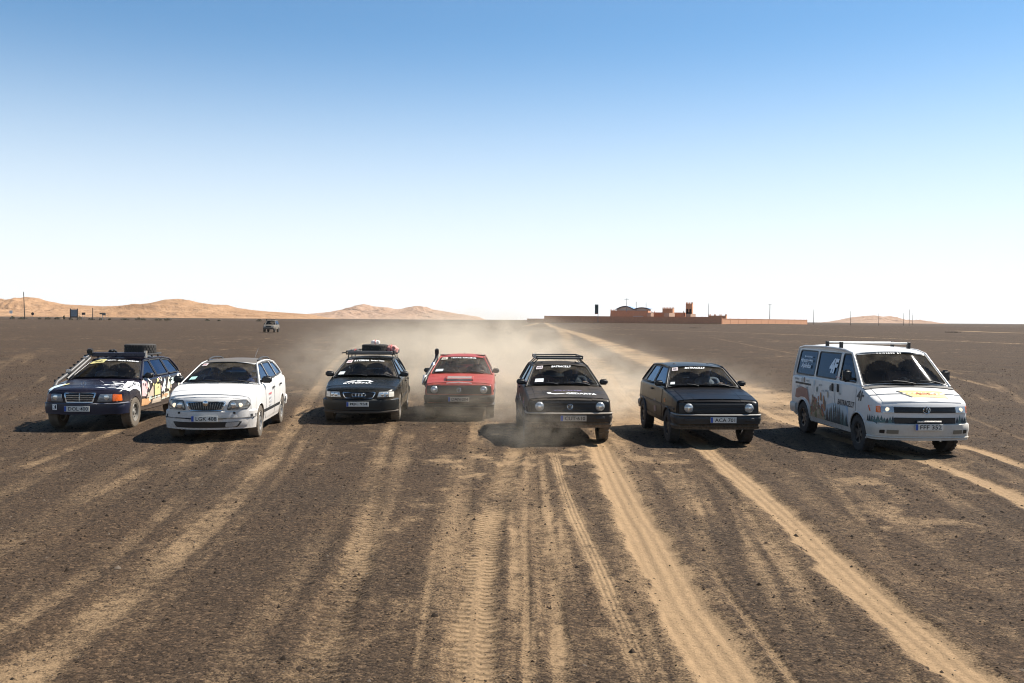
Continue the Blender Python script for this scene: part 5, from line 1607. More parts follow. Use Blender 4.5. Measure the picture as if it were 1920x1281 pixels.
# ---- dark green estate with roof load (third from left)
AUDI = dict(
    st=[(-2.30, .64, .34, .63), (-2.27, .725, .29, .705), (-2.18, .785, .26, .75), (-1.9, .845, .24, .80), (-1.34, .885, .23, .87), (-.80, .89, .22, .94), (0, .892, .22, .955), (1.3, .885, .22, .96), (2.1, .86, .26, .955), (2.4, .82, .30, .93), (2.48, .76, .36, .85)],
    bow=.27, bowr=.12, sh=.085, hood_w=.68, hcr=.04, hood_y=-2.20, cowl=(-.84, .94), roof=[(.0, 1.345), (.3, 1.365), (.9, 1.375), (1.5, 1.36), (2.05, 1.31)], tail=(2.36, .97), hwr=[(-1, .565), (2.2, .55)],
    crown=.04, fa=-1.343, ra=1.343, arch=.345, arch_z=.315, dz=.02, wsbow=.12, ws_edge=.045,
    windows=[[(-.60, .99), (.30, .99), (.30, 1.325), (.02, 1.325)], [(.38, .99), (1.22, .99), (1.20, 1.33), (.38, 1.33)], [(1.30, .99), (2.16, .99), (1.92, 1.28), (1.30, 1.32)]], win_r=[.04, .04, .07])
P_GRN = paint('paint_dark_green', (0.0045, 0.0065, 0.0065), .06, .25, .7, 0, .14)
c3 = Car('estate_car', 'dark green estate car with spare tyre and gear on the roof, plate MJC 954', 'car', (-3.57, 23.95), 2.5, AUDI, P_GRN)
def estate_common(c, rim, style, rad, tyre, wid=.20, door_spans=((-.72, .34), (.34, 1.24)), strip_z=.50, mir=M_TRIM, ml=(.20, .10, .13), track=.77):
    c.wheels(rad, wid, rim, style, track, tyre, 0, .62)
    c.arch_lips(c.paint, .010, .0)
    c.doors(list(door_spans), handle_z=-.10)
    if strip_z: c.side_strip(strip_z + c.dz, -1.9, 2.0, .05, M_TRIM)
    c.mirrors(mir, ml, .08, .26, .05)
    c.bumper(.36 + c.dz, .56 + c.dz, .07, c.paint, wrap=.55, back=True)
    for sg in (-1, 1):
        c.pad('tail_light', rpoly([(sg * .5, .70 + c.dz), (sg * .76, .70 + c.dz), (sg * .76, .88 + c.dz), (sg * .5, .88 + c.dz)], .01, 2), 'back', M_REDL, .012, .03)
dz = c3.dz
c3.bumper(.30 + dz, .545 + dz, .05, plain('bumper_green', (.010, .012, .012), .45, var=.4), wrap=.5, inner=.12)
c3.bumper(.225 + dz, .29 + dz, .03, plain('spoiler_dusty', (.07, .055, .042), .85), wrap=.45, name='front_spoiler', inner=.08)
gp = rpoly([(-.31, .575 + dz), (.31, .575 + dz), (.37, .695 + dz), (-.37, .695 + dz)], .03, 3)
gr = c3.pad('grille', gp, 'front', M_BLACKPL, .018, .05)
c3.ring('grille_surround', inset_poly(gp, .012), inset_poly(gp, -.006), 'front', M_CHROME, .026, .03, gr)
for k in range(5):
    c3.cable('grille_slat', [c3.face('front', a, .595 + dz + k * .019, .022) for a in np.linspace(-.30, .30, 7)], .004, M_TRIM, 4, gr)
bg = Geo()
for k in range(4):
    p = c3.face('front', -.105 + .07 * k, .640 + dz, .032)
    bg.tube([(p.x + .045 * math.cos(q * math.pi / 10), p.y - .003 * k, p.z + .045 * math.sin(q * math.pi / 10)) for q in range(21)], .0065, 5, False)
bg.build('badge', M_CHROME, c3.root, 60)
for sg in (-1, 1):
    hp = [(sg * .41, .585 + dz), (sg * .66, .585 + dz), (sg * .66, .705 + dz), (sg * .45, .705 + dz)]
    hl = c3.pad('headlight', rpoly(hp, .012, 2), 'front', M_LENS, .016, .06)
    c3.lamp('reflector', (sg * .52, .645 + dz), .045, M_LENS2, .018, hl, .012); c3.lamp('reflector', (sg * .61, .645 + dz), .045, M_LENS2, .018, hl, .012)
    c3.pad('indicator', rpoly([(sg * .67, .585 + dz), (sg * .775, .59 + dz), (sg * .77, .70 + dz), (sg * .67, .705 + dz)], .012, 2), 'front', plain('clear_indicator', (.62, .58, .50), .3, coat=.5), .016, .06)
c3.plate('MJC 954', (-.02, .435 + dz), .50, .108, M_PLATE, .018)
estate_common(c3, M_STEEL, 'five', .315, M_TYRE_D)
c3.wipers([(-.70, .07, .0, .09, .05, .02), (.10, .09, .76, .08, .74, .02)])
c3.cabin(.15, .40)
ws_decal(c3, 'screen_lettering', 'RYTERNA', -.28, .865, .62, .085, M_WHITE, .04, 0); ws_decal(c3, 'screen_lettering', 'Racing Team', .37, .855, .54, .085, M_WHITE, .03, 0)
ws_patch(c3, 'pass_sticker', box_poly(-.90, .77, -.67, .93), M_PINK); ws_bars(c3, 5, 4, -.785, .85, .15, .07, plain('sticker_ink_red', (.35, .12, .12), .6))
ws_patch(c3, 'toll_label', box_poly(-.88, .14, -.70, .30), M_LABEL)
c3.text('roof_lettering', 'BATRACE.LT', 'top', (-.05, .06), .56, .07, M_WHITE, .006, .03, .2)
c3.text('bonnet_lettering', 'RYTERNA', 'top', (-.10, -1.70), .66, .12, M_WHITE, .006, .04)
for pl in ([(-.42, -1.58), (-.30, -1.44), (-.16, -1.38), (-.16, -1.44), (-.27, -1.49), (-.34, -1.58)], [(-.30, -1.58), (-.26, -1.53), (-.20, -1.53), (-.16, -1.58)], [(-.14, -1.38), (.16, -1.38), (.26, -1.56), (.16, -1.56), (.11, -1.45), (-.02, -1.45), (-.04, -1.53), (-.14, -1.53)]):
    c3.poly('bonnet_emblem', pl, 'top', M_WHITE, .006)
# rack, light bar, spare tyre, bundle
M_RACK = plain('rack_black', (.03, .028, .026), .5)
rk = roof_tray(c3, 1.50, .12, 1.75, .60, M_RACK, M_RACK, True, .07)
Geo().box((0, .05, 1.545), (1.12, .07, .075)).build('light_bar', plain('light_bar_grey', (.10, .095, .09), .35, var=.2), rk, None, .01)
for sg in (-1, 1): Geo().tube([(sg * .60, .05, 1.54), (sg * .70, .05, 1.53)], .014, 6).build('bar_end', M_RACK, rk)

def flat_tyre(name, label, car, x, y, z, rad, wid, mat, cat='tyre', tilt=0):
    """a spare wheel lying flat on a roof rack"""
    m = car.root.matrix_world if False else Matrix.Translation(car.root.location) @ Matrix.Rotation(car.root.rotation_euler.z, 4, 'Z')
    o = Geo(); h = wid / 2; rr = rad * .6
    o.lathe([(-h * .86, rr), (-h * 1.0, rr * 1.08), (-h * 1.04, (rr + rad) / 2), (-h * .98, rad * .955), (-h * .84, rad * .992), (h * .84, rad * .992), (h * .98, rad * .955), (h * 1.04, (rr + rad) / 2), (h * 1.0, rr * 1.08), (h * .86, rr)], 36, 'z', (0, 0, 0), True)
    for k in range(30):
        for q in (-1, 0, 1):
            an = 2 * math.pi * (k + .5 * (q == 0)) / 30; rot = Matrix.Rotation(an, 3, 'Z')
            o.box(rot @ Vector((rad - .002, 0, q * h * .58)), (.022, rad * .13, h * .46), rot)
    root = o.build(name, mat, None, 30)
    root.matrix_world = m @ Matrix.Translation((x, y, z + h)) @ Matrix.Rotation(R(tilt), 4, 'X')
    tag(root, label, cat)
    g = Geo(); g.lathe([(h * .8, rr * 1.0), (h * .5, rr * .9), (h * .3, rr * .5), (h * .35, 0)], 24, 'z')
    g.build('rim', M_STEEL, root, 40)
    return root
flat_tyre('spare_wheel', 'spare wheel lying flat on the dark green estate roof', c3, 0.06, .75, 1.515, .33, .215, M_TYRE)
def bundle(name, label, car, x, y, z, d, mat, seed, cat):
    r = random.Random(seed); bm = bmesh.new(); bmesh.ops.create_icosphere(bm, subdivisions=3, radius=1)
    for v in bm.verts:
        n = v.co.normalized(); k = 1 + .16 * math.sin(n.x * 5 + seed) * math.cos(n.y * 6) + .08 * math.sin(n.z * 9 + n.x * 7)
        v.co = Vector((math.copysign(abs(n.x) ** .7, n.x) * d[0] / 2 * k, math.copysign(abs(n.y) ** .7, n.y) * d[1] / 2 * k, max(math.copysign(abs(n.z) ** .7, n.z), -.75) * d[2] / 2 * k))
    me = bpy.data.meshes.new(name); bm.to_mesh(me); bm.free(); set_smooth(me, 180); me.materials.append(mat)
    o = bpy.data.objects.new(name, me); link(o)
    o.matrix_world = Matrix.Translation(car.root.location) @ Matrix.Rotation(car.root.rotation_euler.z, 4, 'Z') @ Matrix.Translation((x, y, z + d[2] * .37))
    tag(o, label, cat)
    s_ = Geo(); s_.tube([(0, d[1] * .56 * math.cos(k * math.pi / 10), d[2] * .56 * max(math.sin(k * math.pi / 10), -.7)) for k in range(21)], .012, 5, False); s_.build('strap', plain('strap_red', (.35, .04, .04), .7), o, 60)
    return o
bundle('bag', 'crumpled red and white bag strapped beside the spare wheel', c3, .48, .85, 1.515, (.30, .55, .22), plain('bag_red_white', (.50, .22, .19), .8, var=.6, scale=7), 3, 'bag')
bundle('bag', 'small white bag on top of the spare wheel', c3, .06, .85, 1.73, (.22, .25, .12), plain('bag_white', (.66, .60, .56), .8, var=.2), 8, 'bag')
bundle('bag', 'dark flat bag at the left side of the roof tray', c3, -.42, .6, 1.515, (.26, .5, .10), plain('bag_dark', (.05, .045, .04), .8, var=.4), 5, 'bag')

# ---- white estate
OCT = dict(
    st=[(-2.20, .64, .26, .66), (-2.17, .735, .22, .755), (-2.05, .80, .20, .83), (-1.7, .852, .19, .895), (-1.29, .88, .19, .95), (-.98, .883, .19, 1.0), (0, .885, .19, 1.01), (1.3, .88, .19, 1.03), (1.95, .86, .24, 1.04), (2.25, .82, .28, 1.0), (2.36, .76, .34, .92)],
    bow=.30, bowr=.12, sh=.10, hood_w=.66, hcr=.045, hood_y=-2.10, cowl=(-1.00, 1.0), roof=[(-.12, 1.385), (.2, 1.415), (.7, 1.425), (1.3, 1.41), (1.95, 1.345)], tail=(2.22, 1.05), hwr=[(-1, .58), (2.2, .56)],
    crown=.045, fa=-1.289, ra=1.289, arch=.345, arch_z=.325, dz=.03, wsbow=.14, ws_edge=.04, rail_r=.018,
    windows=[[(-.66, 1.055), (.22, 1.055), (.22, 1.37), (-.10, 1.365)], [(.30, 1.06), (1.16, 1.07), (1.14, 1.365), (.30, 1.372)], [(1.24, 1.08), (2.0, 1.10), (1.80, 1.32), (1.24, 1.36)]], win_r=[.04, .04, .07])
P_WHT = paint('paint_white', (0.62, 0.61, 0.585), .20, .3, .55, 0, .4)
c2 = Car('estate_car', 'white estate car with silver alloys and plate LGK 408', 'car', (-6.04, 20.49), 4.4, OCT, P_WHT, paint('roof_dark', (0.085, 0.075, 0.062), .3, .4, 0, 0, .3))
c2.bumper(.24, .60, .03, P_WHT, wrap=.5, inner=.15)
c2.bumper(.435, .472, .048, M_TRIM, wrap=.42, name='bumper_strip', inner=.05)
c2.pad('lower_intake', rpoly([(-.58, .275), (.58, .275), (.66, .385), (-.66, .385)], .03, 3), 'front', M_BLACKPL, .008, .03)
c2.pad('fog_lamp', rpoly([(.36, .285), (.56, .285), (.62, .375), (.38, .375)], .03, 3), 'front', M_LENS, .016, .03)
gp = rpoly([(-.30, .615), (.30, .615), (.37, .765), (-.37, .765)], .03, 3)
gr = c2.pad('grille', gp, 'front', M_BLACKPL, .018, .06)
c2.ring('grille_surround', inset_poly(gp, .016), inset_poly(gp, -.010), 'front', M_CHROME, .030, .04, gr)
for k in range(15):
    x = -.28 + k * .04
    c2.cable('grille_slat', [c2.face('front', x * (1 + .2 * (z - .62) / .14), z, .024) for z in (.63, .69, .75)], .0055, M_STEEL, 4, gr)
p = c2.face('front', 0, .745, .03); Geo().lathe([(.02, .052), (-.008, .052), (-.016, .038), (-.02, 0)], 20, 'y', p).build('badge', M_CHROME, c2.root, 50)
for sg in (-1, 1):
    hp = [(sg * .40, .62), (sg * .74, .63), (sg * .775, .70), (sg * .71, .795), (sg * .45, .785)]
    c2.ring('headlight_surround', inset_poly(rpoly(hp, .02, 3), .012), inset_poly(rpoly(hp, .02, 3), -.002), 'front', M_SEAL, .012, .04)
    hl = c2.pad('headlight', rpoly(hp, .02, 3), 'front', plain('headlamp_smoky', (.17, .165, .15), .15, .3, var=.6, scale=24, coat=.8), .014, .08)
    c2.lamp('bulb', (sg * .62, .70), .040, M_LIT, .016, hl, .012)
    c2.lamp('reflector', (sg * .50, .70), .055, M_LENS2, .016, hl, .012)
    p = c2.face('front', sg * .52, .555, .004); Geo().box(p, (.05, .02, .04)).build('washer_cap', M_SEAL, c2.root, None, .006)
c2.plate('LGK 408', (.0, .455), .50, .110, M_PLATE, .03)
estate_common(c2, M_ALLOY, 'seven', .315, M_TYRE_D, .20, ((-.74, .26), (.26, 1.18)), .46, M_TRIM, (.20, .11, .14))
for sg in (-1, 1):
    ys_ = np.linspace(.25, 1.75, 9)
    g = Geo(); g.tube([(sg * (c2.rf(1, y)[0] - .045), y, c2.rf(.93, y)[2] + .055 - .05 * abs((y - 1.0) / .78) ** 5) for y in ys_], .018, 6); g.build('roof_rail', M_TRIM, c2.root, 60)
c2.wipers([(-.70, .065, .0, .08, .05, .02), (.10, .08, .78, .075, .76, .02)])
c2.cabin(.02, .42)
ws_patch(c2, 'pass_sticker', box_poly(-.87, .82, -.68, .94), M_PINK); ws_bars(c2, 6, 4, -.775, .88, .14, .06, plain('sticker_ink_red', (.35, .12, .12), .6))
ws_patch(c2, 'toll_label', box_poly(-.86, .17, -.68, .31), plain('label_green', (.40, .62, .55), .6))
side_bars(c2, 'door_lettering', 'left', 21, 6, (-.30, .80), .34, .06, plain('lettering_red', (.55, .06, .08), .6))
for q, (zz, ww) in enumerate(((.71, .26), (.64, .30), (.56, .26))): side_bars(c2, 'door_lettering', 'left', 30 + q, 4, (-.27, zz), ww, .055, plain('lettering_grey', (.42, .42, .44), .6))
c2.cable('aerial', [(.25, 1.30, 1.45), (.28, 1.62, 1.68)], .006, M_SEAL)

# ---- dark blue estate with stickers (leftmost)
MERC = dict(
    st=[(-2.14, .68, .35, .66), (-2.11, .755, .30, .745), (-2.03, .80, .27, .79), (-1.7, .838, .25, .835), (-1.34, .86, .24, .875), (-.76, .86, .23, .94), (0, .862, .23, .955), (1.3, .857, .23, .96), (1.95, .835, .27, .96), (2.2, .80, .30, .93), (2.32, .75, .36, .85)],
    bow=.20, bowr=.10, sh=.075, hood_w=.64, hcr=.035, hood_y=-2.06, cowl=(-.80, .94), roof=[(-.02, 1.34), (.3, 1.365), (.8, 1.375), (1.4, 1.36), (1.90, 1.305)], tail=(2.22, .98), hwr=[(-1, .565), (2.2, .54)],
    crown=.04, fa=-1.345, ra=1.345, arch=.345, arch_z=.32, dz=.05, wsbow=.10, ws_edge=.045,
    windows=[[(-.58, .99), (.28, .99), (.28, 1.325), (.0, 1.32)], [(.36, .99), (1.14, .99), (1.12, 1.33), (.36, 1.33)], [(1.22, .99), (2.02, .99), (1.78, 1.28), (1.22, 1.32)]], win_r=[.04, .04, .07])
P_NAVY = paint('paint_navy', (0.006, 0.007, 0.018), .06, .22, .5, 0, .2)
c1 = Car('estate_car', 'navy estate car covered in coloured stickers, plate DOL 400, at far left', 'car', (-9.11, 22.08), 2.0, MERC, P_NAVY)
dz = c1.dz
c1.bumper(.29 + dz, .53 + dz, .035, plain('bumper_navy', (.011, .013, .030), .4, var=.3), wrap=.5, inner=.12)
c1.bumper(.495 + dz, .53 + dz, .048, plain('bumper_grey_strip', (.08, .08, .10), .5), wrap=.45, name='bumper_strip', inner=.05)
gp = rpoly([(-.27, .555 + dz), (.27, .555 + dz), (.315, .735 + dz), (-.315, .735 + dz)], .02, 3)
gr = c1.pad('grille', gp, 'front', M_BLACKPL, .022, .07)
c1.ring('grille_surround', inset_poly(gp, .014), inset_poly(gp, -.012), 'front', M_CHROME, .036, .05, gr)
for k in range(3): c1.cable('grille_slat', [c1.face('front', a, .60 + dz + k * .045, .030) for a in np.linspace(-.28, .28, 5)], .006, M_CHROME, 4, gr)
c1.cable('grille_slat', [c1.face('front', 0, z, .032) for z in (.565 + dz, .65 + dz, .73 + dz)], .006, M_CHROME, 4, gr)
# bonnet star
z_ = c1.face('top', 0, -1.93).z
g = Geo(); g.tube([(.05 * math.cos(k * math.pi / 12), -1.95, z_ + .075 + .05 * math.sin(k * math.pi / 12)) for k in range(25)], .005, 5, False)
for a in (90, 210, 330): g.tube([(0, -1.95, z_ + .075), (.05 * math.cos(R(a)), -1.95, z_ + .075 + .05 * math.sin(R(a)))], .005, 5)
g.tube([(0, -1.95, z_), (0, -1.95, z_ + .025)], .006, 5); g.build('badge', M_CHROME, c1.root, 60)
for sg in (-1, 1):
    hl = c1.pad('headlight', rpoly([(sg * .35, .56 + dz), (sg * .63, .56 + dz), (sg * .63, .715 + dz), (sg * .40, .715 + dz)], .015, 2), 'front', plain('headlamp_dull', (.20, .21, .22), .2, .3, var=.5, scale=30, coat=.8), .016, .07)
    c1.lamp('reflector', (sg * .52, .64 + dz), .055, M_LENS2, .016, hl, .010)
    c1.pad('indicator', rpoly([(sg * .64, .56 + dz), (sg * .79, .565 + dz), (sg * .775, .70 + dz), (sg * .64, .715 + dz)], .015, 2), 'front', M_AMBER if sg > 0 else plain('indicator_dark', (.12, .02, .015), .3), .016, .09)
c1.plate('DOL\u00b7400', (-.03, .415 + dz), .52, .115, M_PLATE, .03)
c1.text('bumper_mark', 'K', 'front', (-.54, .44 + dz), .07, .09, M_WHITE, .014, .03)
c1.ring('bumper_mark', box_poly(-.59, .38 + dz, -.48, .50 + dz), box_poly(-.575, .395 + dz, -.495, .485 + dz), 'front', M_WHITE, .014, .004)
estate_common(c1, M_STEEL, 'steel', .32, M_TYRE_D, .20, ((-.70, .32), (.32, 1.18)), None, M_TRIM, (.19, .10, .12))
c1.wipers([(-.10, .06, .70, .10, .02, .02)])
c1.cabin(.10, .42)
M_STK = {k: plain('vinyl_' + k, v, .55, var=.12, scale=14) for k, v in dict(white=(.72, .72, .70), cream=(.70, .66, .52), pink=(.70, .46, .45), yellow=(.68, .60, .26), orange=(.62, .34, .16), sky=(.50, .64, .72), beige=(.52, .42, .32), mint=(.55, .68, .62)).items()}
LF = 'left'
for m_, pl in (('white', [(-2.02, .86), (-1.80, .95), (-1.50, .94), (-1.30, .955), (-1.02, .90), (-.98, .55), (-1.06, .70), (-1.22, .76), (-1.42, .78), (-1.60, .74)]),
              ('pink', [(-.92, .58), (-.90, .80), (-.84, .91), (-.72, .93), (-.62, .86), (-.60, .70), (-.68, .56)]),
              ('cream', [(-.56, .78), (-.50, .88), (-.44, .80), (-.46, .70)]), ('white', [(-.36, .84), (-.30, .90), (-.26, .84)]),
              ('beige', [(-.66, .52), (-.20, .78), (-.18, .54)]), ('yellow', [(-.12, .54), (-.10, .78), (.06, .82), (.12, .92), (.20, .90), (.20, .80), (.28, .78), (.28, .54)]),
              ('white', [(.34, .60), (.60, .86), (.66, .90), (.70, .70), (.56, .56)]), ('cream', [(.74, .64), (.92, .90), (1.02, .88), (.98, .60)]),
              ('orange', [(-.94, .36), (-.94, .52), (-.42, .50), (-.36, .42), (-.52, .36)]), ('cream', [(-.40, .49), (.28, .52), (.30, .50), (-.38, .47)]),
              ('beige', [(-.30, .36), (-.24, .46), (.30, .48), (.34, .36)]), ('cream', [(.36, .40), (.42, .54), (.90, .56), (.94, .42)]),
              ('white', [(1.74, .72), (1.62, .92), (1.80, .94), (2.08, .92), (2.14, .70), (1.92, .60), (1.80, .62)]), ('mint', [(1.02, .70), (1.10, .86), (1.30, .88), (1.40, .78), (1.30, .73)])):
    c1.poly('sticker', [(a, b + dz) for a, b in pl], LF, M_STK[m_], .006)
for (y, z, w, h, m_) in ((-.80, .84, .04, .07, M_INK), (-.70, .82, .04, .07, M_INK), (-1.12, .84, .035, .05, M_INK), (-1.02, .82, .035, .05, M_INK), (.04, .70, .03, .06, M_INK), (.14, .71, .03, .06, M_INK)):
    c1.poly('sticker_detail', [(y + w / 2 * math.cos(k), z + dz + h / 2 * math.sin(k)) for k in np.linspace(0, 5.6, 9)], LF, m_, .009)
rs = random.Random(9)
for k in range(70):
    y = rs.choice([rs.uniform(-.68, 1.15), rs.uniform(1.66, 2.1)]); z = rs.uniform(.40, .92) if y < 1.2 else rs.uniform(.66, .9)
    w_, h_ = rs.uniform(.02, .06), rs.uniform(.02, .07); n_ = rs.choice([3, 4, 7])
    c1.poly('sticker', [(y + w_ * math.cos(q), z + dz + h_ * math.sin(q)) for q in np.linspace(0, 2 * math.pi * (n_ - 1) / n_, n_) + rs.random()], LF, M_STK[rs.choice(list(M_STK))] if rs.random() < .75 else P_NAVY, .0075 + .00008 * k, None, .2)
side_bars(c1, 'sticker_writing', LF, 41, 9, (.62, .49 + dz), .48, .10, M_STK['orange'], .009)
side_bars(c1, 'sticker_writing', LF, 42, 7, (-1.62, .87 + dz), .24, .035, plain('ink_grey', (.25, .22, .28), .6), .010)
c1.poly('bonnet_sticker', [(-.76, -1.98), (-.78, -1.72), (-.70, -1.50), (-.60, -1.44), (-.52, -1.55), (-.58, -1.75), (-.66, -1.95)], 'top', M_STK['sky'], .008)
c1.poly('bonnet_sticker', [(-.60, -1.60), (-.50, -1.48), (-.45, -1.56), (-.54, -1.68)], 'top', M_STK['yellow'], .010)
c1.poly('bonnet_sticker', [(.62, -1.12), (.72, -1.0), (.79, -1.3), (.79, -1.7), (.75, -1.78), (.68, -1.5)], 'top', M_STK['white'], .008)
for (x0, y0, x1, y1) in ((-.3, -1.15, -.05, -1.0), (.05, -1.2, .2, -1.4)):
    c1.poly('bonnet_scratch', [(x0, y0), (x1, y1), (x1 + .01, y1 + .012), (x0 + .01, y0 + .012)], 'top', plain('scratch', (.22, .22, .24), .6), .006)
ws_patch(c1, 'sun_strip', [(-.90, .84), (.94, .84), (.94, .93), (-.90, .93)], plain('strip_black', (.015, .015, .016), .5), .006)
ws_patch(c1, 'screen_sticker', [(-.90, .74), (-.36, .78), (-.34, .95), (-.62, .95), (-.88, .86)], M_STK['yellow'], .012)
ws_bars(c1, 7, 6, -.60, .85, .36, .07, M_INK)
ws_bars(c1, 17, 9, -.14, .89, .40, .06, M_WHITE); ws_decal(c1, 'screen_lettering', 'GRAND RACE', .40, .885, .56, .06, M_WHITE, .03); ws_bars(c1, 18, 5, .80, .875, .20, .06, M_WHITE)
# roof bar, snorkel with ladder-like bracing, rack and spare
rk = roof_tray(c1, 1.505, .10, 1.20, .58, M_RACK, M_RACK, True, .015)
Geo().box((.0, .02, 1.515), (1.22, .10, .10)).build('light_bar', plain('light_bar_navy', (.02, .022, .04), .3, var=.2), rk, None, .015)
Geo().box((.62, .02, 1.53), (.05, .06, .16)).build('bar_bracket', M_CHROME, rk)
sn = snorkel(c1, -1, [(-.82, -1.45, .86), (-.84, -1.30, .96), (-.80, -.95, 1.08), (-.74, -.60, 1.24), (-.66, -.15, 1.45), (-.62, -.02, 1.55)], .040, plain('snorkel_grey', (.075, .07, .065), .5), M_TRIM, (.12, .12, .12))
c1.cable('snorkel_stay', [(-.72, -1.05, 1.02), (-.64, -.60, 1.24), (-.57, -.18, 1.44)], .026, plain('snorkel_grey', (.075, .07, .065), .5), 6, sn)
for t in np.linspace(0, 1, 9):
    p = Vector((-.88, -1.28, .98)).lerp(Vector((-.70, -.12, 1.49)), t); Geo().box(p, (.05, .035, .04)).build('snorkel_clip', M_SEAL, sn)
for t in (.35, .9):
    p = Vector((-.84, -1.28, 1.0)).lerp(Vector((-.64, -.10, 1.50)), t); Geo().box(p, (.10, .07, .07)).build('snorkel_clamp', M_CHROME, sn, None, .01)
flat_tyre('spare_wheel', 'spare wheel lying flat on the navy sticker-covered estate roof', c1, .24, .75, 1.525, .35, .215, M_TYRE)
c1.cable('roof_hose', [(-.40 + .05 * math.cos(k), .55 + .3 * k / 14, 1.57 + .03 * math.sin(k * 1.3)) for k in range(15)], .022, M_SEAL, 6, rk)

# ---- white van (right)
VAN = dict(
    st=[(-2.32, .78, .38, .80), (-2.29, .825, .34, .92), (-2.22, .855, .31, .975), (-1.95, .885, .29, 1.075), (-1.52, .892, .28, 1.215), (-1.0, .894, .27, 1.225), (0, .894, .27, 1.225), (1.3, .894, .27, 1.225), (2.1, .89, .32, 1.22), (2.28, .875, .38, 1.20), (2.34, .85, .44, 1.15)],
    bow=.15, bowr=.04, sh=.05, hood_w=.72, hcr=.03, hood_y=-2.24, cowl=(-1.52, 1.22), roof=[(-.78, 1.80), (-.5, 1.855), (.1, 1.885), (1.2, 1.885), (1.9, 1.87), (2.16, 1.83)], tail=(2.32, 1.20), hwr=[(-1.6, .69), (-.5, .72), (2.3, .72)],
    crown=.045, fa=-1.46, ra=1.46, arch=.385, arch_z=.335, dz=.0, wsbow=.10, ws_edge=.045, rail_r=.024,
    windows=[[(-1.24, 1.27), (-.42, 1.27), (-.42, 1.77), (-.72, 1.77)], [(-.26, 1.27), (.86, 1.27), (.86, 1.77), (-.26, 1.77)], [(.98, 1.27), (2.08, 1.27), (2.02, 1.77), (.98, 1.77)]], win_r=[.05, .05, .06], side_glass=G_PRIV)
P_VAN = paint('paint_van_white', (0.62, 0.61, 0.585), .20, .32, .6, 0, .4)
c7 = Car('van', 'white passenger van with landscape mural on its side, plate FFF 352', 'van', (7.31, 19.35), 2.6, VAN, P_VAN)
M_VB = paint('van_bumper', (0.52, 0.49, 0.43), .16, .45, .3, 0, .4)
c7.bumper(.375, .605, .045, M_VB, wrap=.45, inner=.12)
c7.bumper(.30, .385, .035, M_VB, wrap=.42, name='front_valance', inner=.08)
c7.pad('lower_grille', rpoly([(-.56, .600), (.56, .600), (.56, .705), (-.56, .705)], .01, 2), 'front', M_BLACKPL, .010, .03)
gr = c7.pad('grille', rpoly([(-.56, .790), (.56, .790), (.56, .895), (-.56, .895)], .012, 2), 'front', M_BLACKPL, .014, .04)
for k in range(4): c7.cable('grille_slat', [c7.face('front', a, .805 + .025 * k, .018) for a in np.linspace(-.55, .55, 9)], .005, M_TRIM, 4, gr)
vw_badge(c7, (0, .842), .062, .024)
for sg in (-1, 1):
    hl = c7.pad('headlight', rpoly([(sg * .565, .785), (sg * .775, .785), (sg * .775, .905), (sg * .565, .905)], .012, 2), 'front', M_LENS, .016, .05)
    c7.lamp('bulb', (sg * .67, .845), .036, M_LIT, .017, hl, .010)
    c7.pad('indicator', rpoly([(sg * .782, .785), (sg * .872, .79), (sg * .872, .90), (sg * .782, .905)], .012, 2), 'front', M_AMBER, .018, .09)
    c7.pad('fog_lamp', rpoly([(sg * .50, .415), (sg * .69, .415), (sg * .69, .485), (sg * .50, .485)], .01, 2), 'front', plain('fog_lens', (.16, .15, .12), .3), .010, .02)
    c7.pad('bumper_vent', rpoly([(sg * .72, .415), (sg * .80, .42), (sg * .80, .48), (sg * .72, .485)], .01, 2), 'front', M_BLACKPL, .006, .02)
c7.plate('FFF 352', (.02, .545), .50, .115, M_PLATE, .03)
lb = c7.face('front', .03, .640, .06); Geo().box(lb, (.44, .04, .035)).build('light_bar', M_ALLOY, c7.root, None, .006)
c7.pad('scuttle_grille', rpoly([(-.84, -1.66), (.84, -1.66), (.86, -1.575), (-.86, -1.575)], .02, 2), 'top', plain('scuttle_grey', (.10, .09, .08), .7, var=.3), .016, .03)
c7.wheels(.335, .21, M_DARKRIM, 'six', .775, M_TYRE, 24, .60)
c7.arch_lips(P_VAN, .014, .002)
c7.doors([(-1.36, -.36)], handle_z=-.10, hsize=(.05, .03, .16))
c7.doors([(-.33, .92)], handle_z=None, both=(-1,), name='sliding_door')
c7.doors([(-.33, .92)], handle_z=None, both=(1,), name='side_panel')
p = c7.face('right', .24, 1.10); Geo().box((p.x - .02, -.24, 1.10), (.03, .05, .16)).build('door_handle', M_TRIM, c7.root, None, .01)
c7.pad('slide_rail', rpoly(box_poly(-1.96, 1.045, -1.02, 1.085), .01, 2), 'right', M_SEAL, .008, .02)
c7.mirrors(M_TRIM, (.17, .10, .24), .16, .42, .07, M_TRIM, .04)
c7.wipers([(-.70, .07, .06, .12, .16, .02), (.30, .12, .86, .07, .84, .02)])
c7.cabin(-.42, .72, .5, True, True, .42, .70)
c7.bumper(.40, .62, .05, M_VB, wrap=.45, back=True)
for sg in (-1, 1): c7.pad('tail_light', rpoly([(sg * .72, .70), (sg * .86, .70), (sg * .86, 1.05), (sg * .72, 1.05)], .01, 2), 'back', M_REDL, .012, .03)
for y in (-.12, .62):
    g = Geo(); z_ = 1.985
    g.tube([(-.70, y, z_), (.70, y, z_)], .020, 8)
    br = g.build('roof_bar', plain('bar_silver', (.62, .61, .58), .45, .1), c7.root, 60)
    for sg in (-1, 1): Geo().box((sg * .69, y, 1.945), (.06, .08, .13)).build('bar_foot', M_SEAL, br, None, .01)
